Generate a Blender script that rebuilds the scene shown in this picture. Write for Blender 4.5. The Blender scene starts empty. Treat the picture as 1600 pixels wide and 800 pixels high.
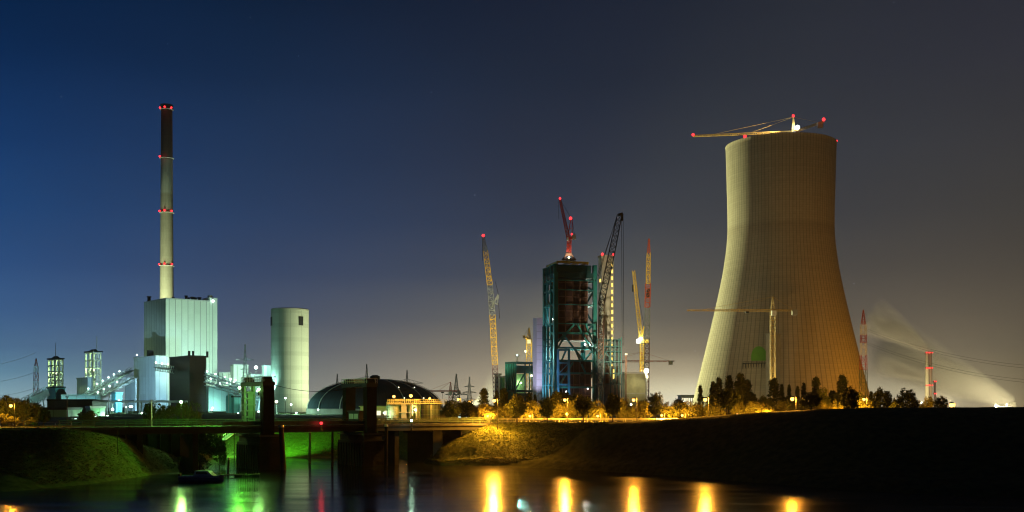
import bpy, bmesh, math, random
from mathutils import Vector, Matrix, noise
random.seed(11)
R = math.radians
SC = bpy.context.scene
COL = SC.collection

# ------------------------------------------------------------------ camera
F, HZ, CAMZ = 1700.0, 635.0, 12.0        # focal length and horizon in photo pixels, eye height above the river
cd = bpy.data.cameras.new('camera')
cam = bpy.data.objects.new('camera', cd)
COL.objects.link(cam)
cam.location = (0, 0, CAMZ)
cam.rotation_euler = (R(90), 0, 0)
cd.sensor_width = 36.0
cd.lens = 36.0 * F / 1600.0
cd.shift_y = (HZ - 400.0) / 1600.0
cd.clip_start, cd.clip_end = 1.0, 40000.0
SC.camera = cam

# ------------------------------------------------------------------ render look
SC.view_settings.view_transform = 'Standard'
SC.view_settings.look = 'None'
SC.view_settings.exposure = 0.0
SC.view_settings.gamma = 1.0
SC.view_settings.use_curve_mapping = False
SC.render.engine = 'CYCLES'
SC.cycles.use_denoising = True
try:
    SC.cycles.denoiser = 'OPENIMAGEDENOISE'
    SC.cycles.denoising_input_passes = 'RGB_ALBEDO_NORMAL'; SC.cycles.denoising_prefilter = 'ACCURATE'
except Exception:
    pass
SC.cycles.filter_width = 1.15
SC.cycles.max_bounces = 5
SC.cycles.diffuse_bounces = 2
SC.cycles.glossy_bounces = 3
SC.cycles.volume_bounces = 0
SC.cycles.sample_clamp_indirect = 4.0
SC.cycles.use_light_tree = True
SC.cycles.caustics_reflective = False
SC.cycles.caustics_refractive = False

def lin(c):
    return tuple((x / 255 / 12.92) if x <= 10 else (((x / 255) + 0.055) / 1.055) ** 2.4 for x in c)

# ------------------------------------------------------------------ night sky (world)
W = bpy.data.worlds.new("World")
SC.world = W
W.use_nodes = True
nt = W.node_tree
nt.nodes.clear()
N = nt.nodes.new
LK = nt.links.new
out = N('ShaderNodeOutputWorld')
bg = N('ShaderNodeBackground')
tc = N('ShaderNodeTexCoord')
sep = N('ShaderNodeSeparateXYZ')
LK(tc.outputs['Generated'], sep.inputs[0])
az = N('ShaderNodeMath'); az.operation = 'ARCTAN2'
LK(sep.outputs[0], az.inputs[0]); LK(sep.outputs[1], az.inputs[1])
ZMAX = 0.36
el = N('ShaderNodeMapRange'); el.inputs[1].default_value = 0.0; el.inputs[2].default_value = ZMAX
LK(sep.outputs[2], el.inputs[0])
SKYROWS = (632, 610, 585, 550, 500, 430, 350, 250, 130, 0)
SKY = {
    0:    [(160, 194, 200), (134, 172, 188), (102, 144, 170), (80, 117, 154), (62, 98, 144), (44, 80, 130), (30, 68, 118), (18, 54, 102), (6, 40, 82), (0, 30, 66)],
    400:  [(140, 148, 146), (128, 136, 138), (112, 122, 128), (93, 104, 120), (76, 89, 114), (57, 74, 106), (42, 63, 98), (30, 52, 86), (18, 40, 71), (9, 30, 57)],
    800:  [(205, 190, 156), (195, 180, 147), (178, 164, 137), (150, 139, 119), (110, 108, 103), (70, 75, 86), (52, 60, 78), (42, 50, 69), (31, 41, 60), (24, 33, 52)],
    1080: [(250, 244, 212), (240, 230, 192), (194, 180, 148), (138, 125, 105), (98, 91, 84), (73, 72, 75), (56, 59, 70), (48, 53, 66), (37, 43, 57), (30, 36, 50)],
    1600: [(118, 102, 72), (110, 96, 70), (102, 90, 68), (91, 81, 66), (80, 72, 63), (69, 64, 60), (60, 58, 58), (52, 52, 57), (43, 44, 54), (36, 38, 50)],
}
prev = None
xs = sorted(SKY)
for k, x in enumerate(xs):
    rp = N('ShaderNodeValToRGB')
    rp.color_ramp.interpolation = 'EASE' if False else 'LINEAR'
    els = rp.color_ramp.elements
    for j, (yy, c) in enumerate(zip(SKYROWS, SKY[x])):
        pos = math.sin(math.atan((HZ - yy) / F)) / ZMAX
        if j == 0: e = els[0]; e.position = pos
        elif j == 1: e = els[1]; e.position = pos
        else: e = els.new(pos)
        e.color = (*lin(c), 1)
    LK(el.outputs[0], rp.inputs[0])
    if prev is None:
        prev = rp.outputs[0]
    else:
        mr = N('ShaderNodeMapRange'); mr.interpolation_type = 'LINEAR'
        mr.inputs[1].default_value = math.atan((xs[k - 1] - 800) / F)
        mr.inputs[2].default_value = math.atan((x - 800) / F)
        LK(az.outputs[0], mr.inputs[0])
        mx = N('ShaderNodeMixRGB')
        LK(mr.outputs[0], mx.inputs[0]); LK(prev, mx.inputs[1]); LK(rp.outputs[0], mx.inputs[2])
        prev = mx.outputs[0]
# faint thin cloud, uneven light pollution
ns = N('ShaderNodeTexNoise'); ns.inputs['Scale'].default_value = 3.0; ns.inputs['Detail'].default_value = 4.0
mp = N('ShaderNodeMapping'); mp.inputs['Scale'].default_value = (1.0, 1.0, 3.5)
LK(tc.outputs['Generated'], mp.inputs[0]); LK(mp.outputs[0], ns.inputs[0])
nm = N('ShaderNodeMapRange'); nm.inputs[1].default_value = 0.3; nm.inputs[2].default_value = 0.7
nm.inputs[3].default_value = 0.93; nm.inputs[4].default_value = 1.07
LK(ns.outputs[0], nm.inputs[0])
ml = N('ShaderNodeMixRGB'); ml.blend_type = 'MULTIPLY'; ml.inputs[0].default_value = 1.0
LK(prev, ml.inputs[1]); LK(nm.outputs[0], ml.inputs[2])
# the open country on the near side of the river has no lights below it: the sky there stays dark
bk = N('ShaderNodeMapRange'); bk.interpolation_type = 'SMOOTHSTEP'; bk.inputs[1].default_value = -0.25; bk.inputs[2].default_value = 0.75
bk.inputs[3].default_value = 0.12; bk.inputs[4].default_value = 1.0
LK(sep.outputs[1], bk.inputs[0])
mb = N('ShaderNodeMixRGB'); mb.blend_type = 'MULTIPLY'; mb.inputs[0].default_value = 1.0
LK(ml.outputs[0], mb.inputs[1]); LK(bk.outputs[0], mb.inputs[2]); ml = mb
# a few faint stars
vo = N('ShaderNodeTexVoronoi'); vo.inputs['Scale'].default_value = 60.0
LK(tc.outputs['Generated'], vo.inputs['Vector'])
lt = N('ShaderNodeMath'); lt.operation = 'LESS_THAN'; lt.inputs[1].default_value = 0.042
LK(vo.outputs['Distance'], lt.inputs[0])
vs = N('ShaderNodeSeparateColor'); LK(vo.outputs['Color'], vs.inputs[0])
gt = N('ShaderNodeMath'); gt.operation = 'POWER'; gt.inputs[1].default_value = 3.0; LK(vs.outputs[0], gt.inputs[0])
sm = N('ShaderNodeMath'); sm.operation = 'MULTIPLY'; LK(lt.outputs[0], sm.inputs[0]); LK(gt.outputs[0], sm.inputs[1])
sa = N('ShaderNodeMixRGB'); sa.blend_type = 'ADD'; sa.inputs[2].default_value = (0.12, 0.14, 0.17, 1)
LK(sm.outputs[0], sa.inputs[0]); LK(ml.outputs[0], sa.inputs[1])
LK(sa.outputs[0], bg.inputs[0])
bg.inputs[1].default_value = 1.0
LK(bg.outputs[0], out.inputs[0])

# ------------------------------------------------------------------ helpers
def P(px, py, D):
    return Vector(((px - 800) / F * D, D, CAMZ + (HZ - py) / F * D))
def XX(px, D): return (px - 800) / F * D
def ZZ(py, D): return CAMZ + (HZ - py) / F * D
def interp(t, tab):
    if t <= tab[0][0]: return tab[0][1]
    for (a, va), (b, vb) in zip(tab, tab[1:]):
        if t <= b: return va + (vb - va) * (t - a) / (b - a)
    return tab[-1][1]
def sstep(a, b, x):
    t = max(0.0, min(1.0, (x - a) / (b - a))); return t * t * (3 - 2 * t)

class MB:
    def __init__(s): s.v = []; s.f = []
    def add(s, vs, fs):
        n = len(s.v); s.v += [Vector(a) for a in vs]; s.f += [tuple(i + n for i in q) for q in fs]; return s
    def box(s, x0, x1, y0, y1, z0, z1):
        return s.add([(x0, y0, z0), (x1, y0, z0), (x1, y1, z0), (x0, y1, z0), (x0, y0, z1), (x1, y0, z1), (x1, y1, z1), (x0, y1, z1)],
                     [(3, 2, 1, 0), (4, 5, 6, 7), (0, 1, 5, 4), (1, 2, 6, 5), (2, 3, 7, 6), (3, 0, 4, 7)])
    def beam(s, p, q, w, h=None):
        p, q = Vector(p), Vector(q); h = h or w; d = q - p
        if d.length < 1e-6: return s
        d.normalize(); up = Vector((0, 0, 1)) if abs(d.z) < 0.95 else Vector((0, 1, 0))
        a = d.cross(up).normalized() * (w / 2); b = a.cross(d).normalized() * (h / 2)
        return s.add([p - a - b, p + a - b, p + a + b, p - a + b, q - a - b, q + a - b, q + a + b, q - a + b],
                     [(3, 2, 1, 0), (4, 5, 6, 7), (0, 1, 5, 4), (1, 2, 6, 5), (2, 3, 7, 6), (3, 0, 4, 7)])
    def tube(s, p, q, r0, r1=None, n=8, cap=True):
        p, q = Vector(p), Vector(q); r1 = r0 if r1 is None else r1; d = (q - p).normalized()
        up = Vector((0, 0, 1)) if abs(d.z) < 0.95 else Vector((0, 1, 0))
        a = d.cross(up).normalized(); b = a.cross(d)
        vs = []
        for c, r in ((p, r0), (q, r1)):
            for i in range(n):
                t = 2 * math.pi * i / n; vs.append(c + a * math.cos(t) * r + b * math.sin(t) * r)
        fs = [(i, (i + 1) % n, n + (i + 1) % n, n + i) for i in range(n)]
        if cap: fs += [tuple(range(n))[::-1], tuple(range(n, 2 * n))]
        return s.add(vs, fs)
    def lathe(s, prof, n=32, cx=0, cy=0, cap_top=True, cap_bot=False):
        vs = []; m = len(prof)
        for r, z in prof:
            for i in range(n):
                t = 2 * math.pi * i / n; vs.append((cx + r * math.cos(t), cy + r * math.sin(t), z))
        fs = [(k * n + i, k * n + (i + 1) % n, (k + 1) * n + (i + 1) % n, (k + 1) * n + i) for k in range(m - 1) for i in range(n)]
        if cap_top: fs.append(tuple(range((m - 1) * n, m * n)))
        if cap_bot: fs.append(tuple(range(n))[::-1])
        return s.add(vs, fs)
    def sphere(s, c, r, n=10, m=6):
        c = Vector(c); vs = [c + Vector((0, 0, -r))]
        for k in range(1, m):
            ph = -math.pi / 2 + math.pi * k / m
            for i in range(n):
                t = 2 * math.pi * i / n; vs.append(c + Vector((math.cos(ph) * math.cos(t), math.cos(ph) * math.sin(t), math.sin(ph))) * r)
        vs.append(c + Vector((0, 0, r))); L = len(vs) - 1
        fs = [(0, 1 + (i + 1) % n, 1 + i) for i in range(n)]
        for k in range(m - 2):
            b = 1 + k * n; fs += [(b + i, b + (i + 1) % n, b + n + (i + 1) % n, b + n + i) for i in range(n)]
        b = 1 + (m - 2) * n; fs += [(b + i, b + (i + 1) % n, L) for i in range(n)]
        return s.add(vs, fs)
    def prism(s, pts, y0, y1):          # outline in x-z, pushed along y
        n = len(pts)
        return s.add([(x, y0, z) for x, z in pts] + [(x, y1, z) for x, z in pts],
                     [tuple(range(n)), tuple(range(2 * n - 1, n - 1, -1))] + [(i, n + i, n + (i + 1) % n, (i + 1) % n) for i in range(n)])
    def lattice(s, p, q, w0, w1, n, t, d=None):    # four chords with zigzag bracing on every side
        p, q = Vector(p), Vector(q); d = d or t * 0.7; ax = (q - p).normalized()
        up = Vector((0, 1, 0)) if abs(ax.y) < 0.9 else Vector((0, 0, 1))
        a = ax.cross(up).normalized(); b = a.cross(ax).normalized()
        def ring(k):
            u = k / n; c = p.lerp(q, u); w = (w0 + (w1 - w0) * u) / 2
            return [c - a * w - b * w, c + a * w - b * w, c + a * w + b * w, c - a * w + b * w]
        r0, r1 = ring(0), ring(n)
        for i in range(4): s.beam(r0[i], r1[i], t)
        for k in range(n):
            A, B = ring(k), ring(k + 1)
            for i in range(4):
                j = (i + 1) % 4
                if k % 2: s.beam(A[i], B[j], d)
                else: s.beam(A[j], B[i], d)
                s.beam(A[i], A[j], d)
        return s
    def build(s, name, mat, parent=None, at=None, smooth=False):
        me = bpy.data.meshes.new(name)
        o = Vector(at) if at is not None else Vector((0, 0, 0))
        me.from_pydata([tuple(a - o) for a in s.v], [], s.f)
        me.materials.append(mat)
        if smooth:
            me.polygons.foreach_set('use_smooth', [True] * len(me.polygons))
        me.update()
        ob = bpy.data.objects.new(name, me); COL.objects.link(ob)
        if parent is not None: ob.parent = parent
        return ob

LABELS = {}
def tag(o, label, cat, group=None, kind=None):
    o['label'] = label; o['category'] = cat
    if group: o['group'] = group
    if kind: o['kind'] = kind
    LABELS.setdefault(label.lower(), []).append((o.name, group))
    return o
def thing(name, label, cat, loc=(0, 0, 0), rz=0.0, group=None):
    o = bpy.data.objects.new(name, None); COL.objects.link(o)
    o.location = loc; o.rotation_euler = (0, 0, rz); o.empty_display_size = 1.0
    return tag(o, label, cat, group)
def struct(o): o['kind'] = 'structure'; return o
def part_label(o, l): o['label'] = l; return o
def dup(root, loc, rz, scale, label, group=None):
    r = root.copy(); COL.objects.link(r); r.location = loc; r.rotation_euler = (0, 0, rz); r.scale = scale
    tag(r, label, root['category'], group or root.get('group'))
    for ch in list(root.children):
        c = ch.copy(); COL.objects.link(c); c.parent = r
        for g in list(ch.children):
            d = g.copy(); COL.objects.link(d); d.parent = c
    return r

# ------------------------------------------------------------------ materials
def mat(name, col, rough=0.8, var=0.25, scale=0.4, bump=0.0, metal=0.0, detail=4.0, col2=None, stretch=(1, 1, 1), spec=0.3):
    m = bpy.data.materials.new(name); m.use_nodes = True
    t = m.node_tree; b = t.nodes['Principled BSDF']
    b.inputs['Roughness'].default_value = rough; b.inputs['Metallic'].default_value = metal
    b.inputs['Specular IOR Level'].default_value = spec
    tc = t.nodes.new('ShaderNodeTexCoord'); mp = t.nodes.new('ShaderNodeMapping'); mp.inputs['Scale'].default_value = stretch
    nz = t.nodes.new('ShaderNodeTexNoise'); nz.inputs['Scale'].default_value = scale; nz.inputs['Detail'].default_value = detail
    t.links.new(tc.outputs['Object'], mp.inputs[0]); t.links.new(mp.outputs[0], nz.inputs['Vector'])
    rp = t.nodes.new('ShaderNodeValToRGB'); e = rp.color_ramp.elements
    c1 = tuple(x * (1 - var) for x in col); c2 = col2 or tuple(min(1, x * (1 + var)) for x in col)
    e[0].position = 0.32; e[0].color = (*c1, 1); e[1].position = 0.68; e[1].color = (*c2, 1)
    t.links.new(nz.outputs[0], rp.inputs[0]); t.links.new(rp.outputs[0], b.inputs['Base Color'])
    if bump:
        bp = t.nodes.new('ShaderNodeBump'); bp.inputs['Strength'].default_value = bump; bp.inputs['Distance'].default_value = 0.3
        t.links.new(nz.outputs[0], bp.inputs['Height']); t.links.new(bp.outputs[0], b.inputs['Normal'])
    return m

def emit(name, col, strength):
    m = bpy.data.materials.new(name); m.use_nodes = True
    t = m.node_tree; t.nodes.clear()
    o = t.nodes.new('ShaderNodeOutputMaterial'); e = t.nodes.new('ShaderNodeEmission')
    e.inputs[0].default_value = (*col, 1); e.inputs[1].default_value = strength
    t.links.new(e.outputs[0], o.inputs[0]); return m

def cladding(name, col, per=6.0, w=0.05, hper=0.0, dark=0.5, var=0.08, rough=0.55):
    """Sheet panels: darker upright joints every PER metres on both wall directions, faint level joints, slight tone per panel and streaks of dirt."""
    m = bpy.data.materials.new(name); m.use_nodes = True
    t = m.node_tree; n = t.nodes.new; l = t.links.new; b = t.nodes['Principled BSDF']
    b.inputs['Roughness'].default_value = rough; b.inputs['Specular IOR Level'].default_value = 0.3
    tc = n('ShaderNodeTexCoord'); so = n('ShaderNodeSeparateXYZ'); sn = n('ShaderNodeSeparateXYZ')
    l(tc.outputs['Object'], so.inputs[0]); l(tc.outputs['Normal'], sn.inputs[0])
    def M(op, a, bb=None):
        k = n('ShaderNodeMath'); k.operation = op
        for i, x in enumerate((a, bb)):
            if x is None: continue
            if isinstance(x, (int, float)): k.inputs[i].default_value = x
            else: l(x, k.inputs[i])
        return k.outputs[0]
    ax = M('GREATER_THAN', M('ABSOLUTE', sn.outputs[0]), 0.6)
    u = M('ADD', M('MULTIPLY', so.outputs[1], ax), M('MULTIPLY', so.outputs[0], M('SUBTRACT', 1.0, ax)))
    up = M('DIVIDE', u, per)
    seam = M('LESS_THAN', M('FRACT', M('ADD', up, 100.5)), w)
    if hper:
        seam = M('MAXIMUM', seam, M('MULTIPLY', M('LESS_THAN', M('FRACT', M('DIVIDE', so.outputs[2], hper)), 0.06), 0.35))
    wn = n('ShaderNodeTexWhiteNoise'); wn.noise_dimensions = '2D'
    cv = n('ShaderNodeCombineXYZ'); l(M('FLOOR', M('ADD', up, 100.5)), cv.inputs[0]); l(M('FLOOR', M('DIVIDE', so.outputs[2], 14.0)), cv.inputs[1])
    l(cv.outputs[0], wn.inputs['Vector'])
    nz = n('ShaderNodeTexNoise'); nz.inputs['Scale'].default_value = 0.35; nz.inputs['Detail'].default_value = 5
    mp = n('ShaderNodeMapping'); mp.inputs['Scale'].default_value = (1, 1, 0.12); l(tc.outputs['Object'], mp.inputs[0]); l(mp.outputs[0], nz.inputs['Vector'])
    v = M('ADD', M('MULTIPLY', M('SUBTRACT', wn.outputs['Value'], 0.5), var * 2), M('MULTIPLY', M('SUBTRACT', nz.outputs[0], 0.5), var * 4))
    v = M('ADD', 1.0, v)
    v = M('MULTIPLY', v, M('SUBTRACT', 1.0, M('MULTIPLY', seam, 1 - dark)))
    mx = n('ShaderNodeMixRGB'); mx.blend_type = 'MULTIPLY'; mx.inputs[0].default_value = 1; mx.inputs[1].default_value = (*col, 1)
    l(v, mx.inputs[2]); l(mx.outputs[0], b.inputs['Base Color'])
    bp = n('ShaderNodeBump'); bp.inputs['Strength'].default_value = 0.5; bp.inputs['Distance'].default_value = 0.2; bp.invert = True
    l(seam, bp.inputs['Height']); l(bp.outputs[0], b.inputs['Normal'])
    return m

def shell(name, col, ribs, lift, dark=0.72, bands=None, var=0.10, rd=0.16):
    """Poured concrete of a round shell: upright ribs or joints by angle, a ring joint at every lift, tone that changes from pour to pour, run-off streaks."""
    m = bpy.data.materials.new(name); m.use_nodes = True
    t = m.node_tree; n = t.nodes.new; l = t.links.new; b = t.nodes['Principled BSDF']
    b.inputs['Roughness'].default_value = 0.9; b.inputs['Specular IOR Level'].default_value = 0.15
    tc = n('ShaderNodeTexCoord'); so = n('ShaderNodeSeparateXYZ'); l(tc.outputs['Object'], so.inputs[0])
    def M(op, a, bb=None):
        k = n('ShaderNodeMath'); k.operation = op
        for i, x in enumerate((a, bb)):
            if x is None: continue
            if isinstance(x, (int, float)): k.inputs[i].default_value = x
            else: l(x, k.inputs[i])
        return k.outputs[0]
    an = M('MULTIPLY', M('ADD', M('ARCTAN2', so.outputs[1], so.outputs[0]), 7.0), ribs / (2 * math.pi))
    zz = M('DIVIDE', so.outputs[2], lift)
    rib = M('LESS_THAN', M('FRACT', an), rd)
    ring = M('LESS_THAN', M('FRACT', zz), 0.3)
    wn = n('ShaderNodeTexWhiteNoise'); wn.noise_dimensions = '2D'
    cv = n('ShaderNodeCombineXYZ'); l(M('FLOOR', M('DIVIDE', an, 1.0)), cv.inputs[0]); l(M('FLOOR', zz), cv.inputs[1]); l(cv.outputs[0], wn.inputs['Vector'])
    wr = n('ShaderNodeTexWhiteNoise'); wr.noise_dimensions = '1D'; l(M('FLOOR', zz), wr.inputs['W'])
    nz = n('ShaderNodeTexNoise'); nz.inputs['Scale'].default_value = 1.0; nz.inputs['Detail'].default_value = 5
    cv2 = n('ShaderNodeCombineXYZ'); l(M('MULTIPLY', an, 0.7), cv2.inputs[0]); l(M('MULTIPLY', so.outputs[2], 0.02), cv2.inputs[1]); l(cv2.outputs[0], nz.inputs['Vector'])
    v = M('ADD', M('MULTIPLY', M('SUBTRACT', wn.outputs['Value'], 0.5), var * 1.2), M('MULTIPLY', M('SUBTRACT', wr.outputs['Value'], 0.5), var))
    v = M('ADD', v, M('MULTIPLY', M('SUBTRACT', nz.outputs[0], 0.5), var * 5))
    v = M('ADD', 1.0, v)
    v = M('MULTIPLY', v, M('SUBTRACT', 1.0, M('MULTIPLY', rib, 1 - dark)))
    v = M('MULTIPLY', v, M('SUBTRACT', 1.0, M('MULTIPLY', ring, (1 - dark) * 0.25)))
    mx = n('ShaderNodeMixRGB'); mx.blend_type = 'MULTIPLY'; mx.inputs[0].default_value = 1
    if bands:
        H = bands[-1][0]
        rp = n('ShaderNodeValToRGB'); rp.color_ramp.interpolation = 'LINEAR'; e = rp.color_ramp.elements
        for j, (z, c) in enumerate(bands):
            q = e[j] if j < 2 else e.new(z / H)
            q.position = z / H; q.color = (*c, 1)
        l(M('DIVIDE', so.outputs[2], H), rp.inputs[0]); l(rp.outputs[0], mx.inputs[1])
    else:
        mx.inputs[1].default_value = (*col, 1)
    l(v, mx.inputs[2]); l(mx.outputs[0], b.inputs['Base Color'])
    bp = n('ShaderNodeBump'); bp.inputs['Strength'].default_value = 0.4; bp.inputs['Distance'].default_value = 0.3; bp.invert = True
    l(rib, bp.inputs['Height']); l(bp.outputs[0], b.inputs['Normal'])
    return m

def foliage(name, c1, c2):
    m = bpy.data.materials.new(name); m.use_nodes = True
    t = m.node_tree; b = t.nodes['Principled BSDF']; b.inputs['Roughness'].default_value = 0.7; b.inputs['Specular IOR Level'].default_value = 0.15
    oi = t.nodes.new('ShaderNodeObjectInfo'); tc = t.nodes.new('ShaderNodeTexCoord')
    nz = t.nodes.new('ShaderNodeTexNoise'); nz.inputs['Scale'].default_value = 1.6; nz.inputs['Detail'].default_value = 3
    t.links.new(tc.outputs['Object'], nz.inputs['Vector'])
    ad = t.nodes.new('ShaderNodeMath'); ad.operation = 'MULTIPLY_ADD'; ad.inputs[1].default_value = 0.3
    t.links.new(oi.outputs['Random'], ad.inputs[0]); t.links.new(nz.outputs[0], ad.inputs[2])
    rp = t.nodes.new('ShaderNodeValToRGB'); e = rp.color_ramp.elements
    e[0].position = 0.4; e[0].color = (*c1, 1); e[1].position = 0.9; e[1].color = (*c2, 1)
    t.links.new(ad.outputs[0], rp.inputs[0]); t.links.new(rp.outputs[0], b.inputs['Base Color'])
    return m

M_ = {}
M_['conc'] = mat('concrete', (0.30, 0.29, 0.26), 0.9, 0.25, 0.15, 0.2)
M_['conc_dark'] = mat('old_concrete', (0.10, 0.095, 0.085), 0.9, 0.35, 0.3, 0.3)
M_['conc_white'] = mat('white_concrete', (0.62, 0.62, 0.66), 0.8, 0.08, 0.12, 0.1, stretch=(1, 1, 0.3))
M_['conc_grey'] = mat('shaft_concrete', (0.32, 0.31, 0.27), 0.9, 0.12, 0.2, 0.1)
M_['wall_black'] = mat('unlit_black', (0.010, 0.010, 0.010), 0.95, 0.4, 0.6, 0.4, spec=0.05)  # near-black: unlit look of wall, legs and pile put into the colour
M_['pier'] = mat('wet_masonry', (0.016, 0.015, 0.014), 0.85, 0.4, 0.6, 0.4)
M_['steel_dark'] = mat('dark_painted_steel', (0.018, 0.019, 0.02), 0.6, 0.3, 0.8)
M_['pylon'] = mat('pylon_steel', (0.16, 0.24, 0.19), 0.6, 0.2, 0.5)
M_['steel_green'] = mat('green_painted_steel', (0.08, 0.13, 0.09), 0.6, 0.3, 0.8)
M_['galv'] = mat('galvanised_steel', (0.45, 0.47, 0.46), 0.5, 0.15, 0.5, metal=0.2)
M_['teal'] = mat('teal_primer_steel', (0.014, 0.15, 0.155), 0.6, 0.25, 0.2)
M_['teal_dark'] = mat('dark_shaded_teal_steel', (0.012, 0.06, 0.07), 0.6, 0.25, 0.2)  # darker teal copy; shade put into the colour on the site halls
M_['steel_blue_lit'] = mat('blue_lit_steel', (0.05, 0.25, 0.42), 0.6, 0.2, 0.3)  # blue light on the columns put into the steel colour
M_['rust'] = mat('rust_primer_steel', (0.04, 0.017, 0.012), 0.8, 0.4, 0.35, 0.2)
M_['ochre'] = mat('ochre_crane_paint', (0.5, 0.33, 0.09), 0.6, 0.2, 0.5)
M_['yellow'] = mat('yellow_crane_paint', (0.62, 0.42, 0.05), 0.5, 0.15, 0.5)
M_['red'] = mat('red_crane_paint', (0.50, 0.05, 0.035), 0.5, 0.15, 0.5)
M_['redwhite_r'] = mat('red_mast_paint', (0.42, 0.075, 0.03), 0.5, 0.15, 0.5)
M_['white'] = mat('white_paint', (0.75, 0.75, 0.72), 0.5, 0.08, 0.5)
M_['brown_steel'] = mat('brown_crane_steel', (0.11, 0.055, 0.04), 0.6, 0.2, 0.4)
M_['purple_steel'] = mat('purple_brown_steel', (0.20, 0.12, 0.15), 0.6, 0.2, 0.4)
M_['grey_steel'] = mat('grey_crane_steel', (0.20, 0.24, 0.25), 0.6, 0.2, 0.4)
M_['black_steel'] = mat('black_crane_steel', (0.06, 0.065, 0.075), 0.6, 0.2, 0.4)
M_['clad'] = cladding('pale_cladding', (0.58, 0.62, 0.56), 5.6, 0.09, 0, 0.42, 0.04)
M_['clad_annex'] = cladding('annex_cladding', (0.52, 0.58, 0.60), 6.0, 0.05, 0, 0.55)
M_['clad_teal'] = cladding('teal_cladding', (0.16, 0.42, 0.42), 5.0, 0.05, 0, 0.6)
M_['clad_brown'] = cladding('brown_cladding', (0.018, 0.009, 0.005), 8.0, 0.03, 12.0, 0.5, 0.2)
M_['clad_cyan'] = cladding('cyan_cladding', (0.38, 0.56, 0.56), 6.5, 0.04, 0, 0.5)
M_['clad_green'] = cladding('green_cladding', (0.22, 0.42, 0.24), 6.0, 0.04, 0, 0.6)
M_['clad_dark'] = cladding('dark_cladding', (0.05, 0.07, 0.08), 5.0, 0.04, 0, 0.6)
M_['roof_dark'] = mat('roof_felt', (0.04, 0.045, 0.05), 0.9, 0.2, 0.3)
M_['tank'] = cladding('corrugated_tank', (0.30, 0.34, 0.28), 0.9, 0.35, 0, 0.65)
M_['dome'] = None
M_['road'] = mat('asphalt', (0.05, 0.05, 0.05), 0.9, 0.25, 0.8, 0.2)
M_['paint'] = mat('road_paint', (0.7, 0.7, 0.68), 0.8, 0.1, 0.8)
M_['boat_blue'] = mat('blue_hull_paint', (0.05, 0.10, 0.45), 0.35, 0.1, 0.5)
M_['boat_white'] = mat('white_boat_gelcoat', (0.5, 0.55, 0.75), 0.35, 0.1, 0.5)
M_['glass'] = mat('dark_glass', (0.02, 0.025, 0.03), 0.1, 0.1, 0.5, spec=0.6)
M_['wood'] = mat('wet_timber', (0.05, 0.04, 0.03), 0.9, 0.4, 0.8, 0.3, stretch=(1, 1, 0.2))
M_['bark'] = mat('bark', (0.05, 0.04, 0.03), 0.95, 0.3, 1.5, 0.4)
M_['opening_green'] = mat('green_lit_panel', (0.10, 0.30, 0.02), 0.7, 0.1, 0.3)  # green light inside the duct opening put into the panel colour
M_['leaf'] = foliage('tree_leaves', (0.035, 0.05, 0.014), (0.085, 0.10, 0.03))
M_['leaf_hedge'] = foliage('hedge_leaves', (0.055, 0.07, 0.018), (0.15, 0.14, 0.04))
M_['leaf_dark'] = foliage('poplar_leaves', (0.018, 0.03, 0.010), (0.045, 0.06, 0.02))
M_['leaf_willow'] = foliage('willow_leaves', (0.04, 0.075, 0.02), (0.10, 0.14, 0.04))
M_['sodium'] = emit('sodium_lamp_glow', (1.0, 0.5, 0.1), 5.0)
M_['halide'] = emit('halide_lamp_glow', (0.72, 1.0, 0.92), 7.0)
M_['halide_warm'] = emit('warm_halide_lamp_glow', (1.0, 0.95, 0.6), 7.0)
M_['coolwhite'] = emit('floodlight_glow', (0.95, 1.0, 0.98), 14.0)
M_['red_lamp'] = emit('red_beacon_glow', (1.0, 0.025, 0.03), 4.0)
M_['greenlamp'] = emit('green_signal_glow', (0.55, 1.0, 0.6), 8.0)
M_['lit_window'] = emit('lit_window_glow', (1.0, 0.72, 0.16), 1.6)
M_['lit_office'] = emit('lit_office_glow', (1.0, 0.92, 0.6), 1.3)
M_['lit_cyan'] = emit('lit_cyan_glow', (0.7, 1.0, 0.95), 1.5)

SODIUM, HALIDE, CYANW, WARMG, WHITE, REDL = (1.0, 0.40, 0.03), (0.50, 1.0, 0.70), (0.42, 0.95, 0.92), (0.60, 1.0, 0.36), (0.9, 1.0, 0.98), (1.0, 0.04, 0.05)

def point(parent, pos, power, col, rad=0.5):
    ld = bpy.data.lights.new('lamp_light', 'POINT'); ld.energy = power * 0.13; ld.use_soft_falloff = False; ld.color = col; ld.shadow_soft_size = rad
    o = bpy.data.objects.new('lamp_light', ld); COL.objects.link(o); o.location = pos; o.parent = parent
    return o
def spot(parent, pos, target, power, col, angle=70, blend=0.6, rad=0.6, base=(0, 0, 0)):
    ld = bpy.data.lights.new('lamp_light', 'SPOT'); ld.energy = power; ld.use_soft_falloff = False; ld.color = col; ld.shadow_soft_size = rad
    ld.spot_size = R(angle); ld.spot_blend = blend
    o = bpy.data.objects.new('lamp_light', ld); COL.objects.link(o); o.location = pos; o.parent = parent
    d = Vector(target) - (Vector(base) + Vector(pos))
    o.rotation_euler = d.to_track_quat('-Z', 'Y').to_euler()
    return o

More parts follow.
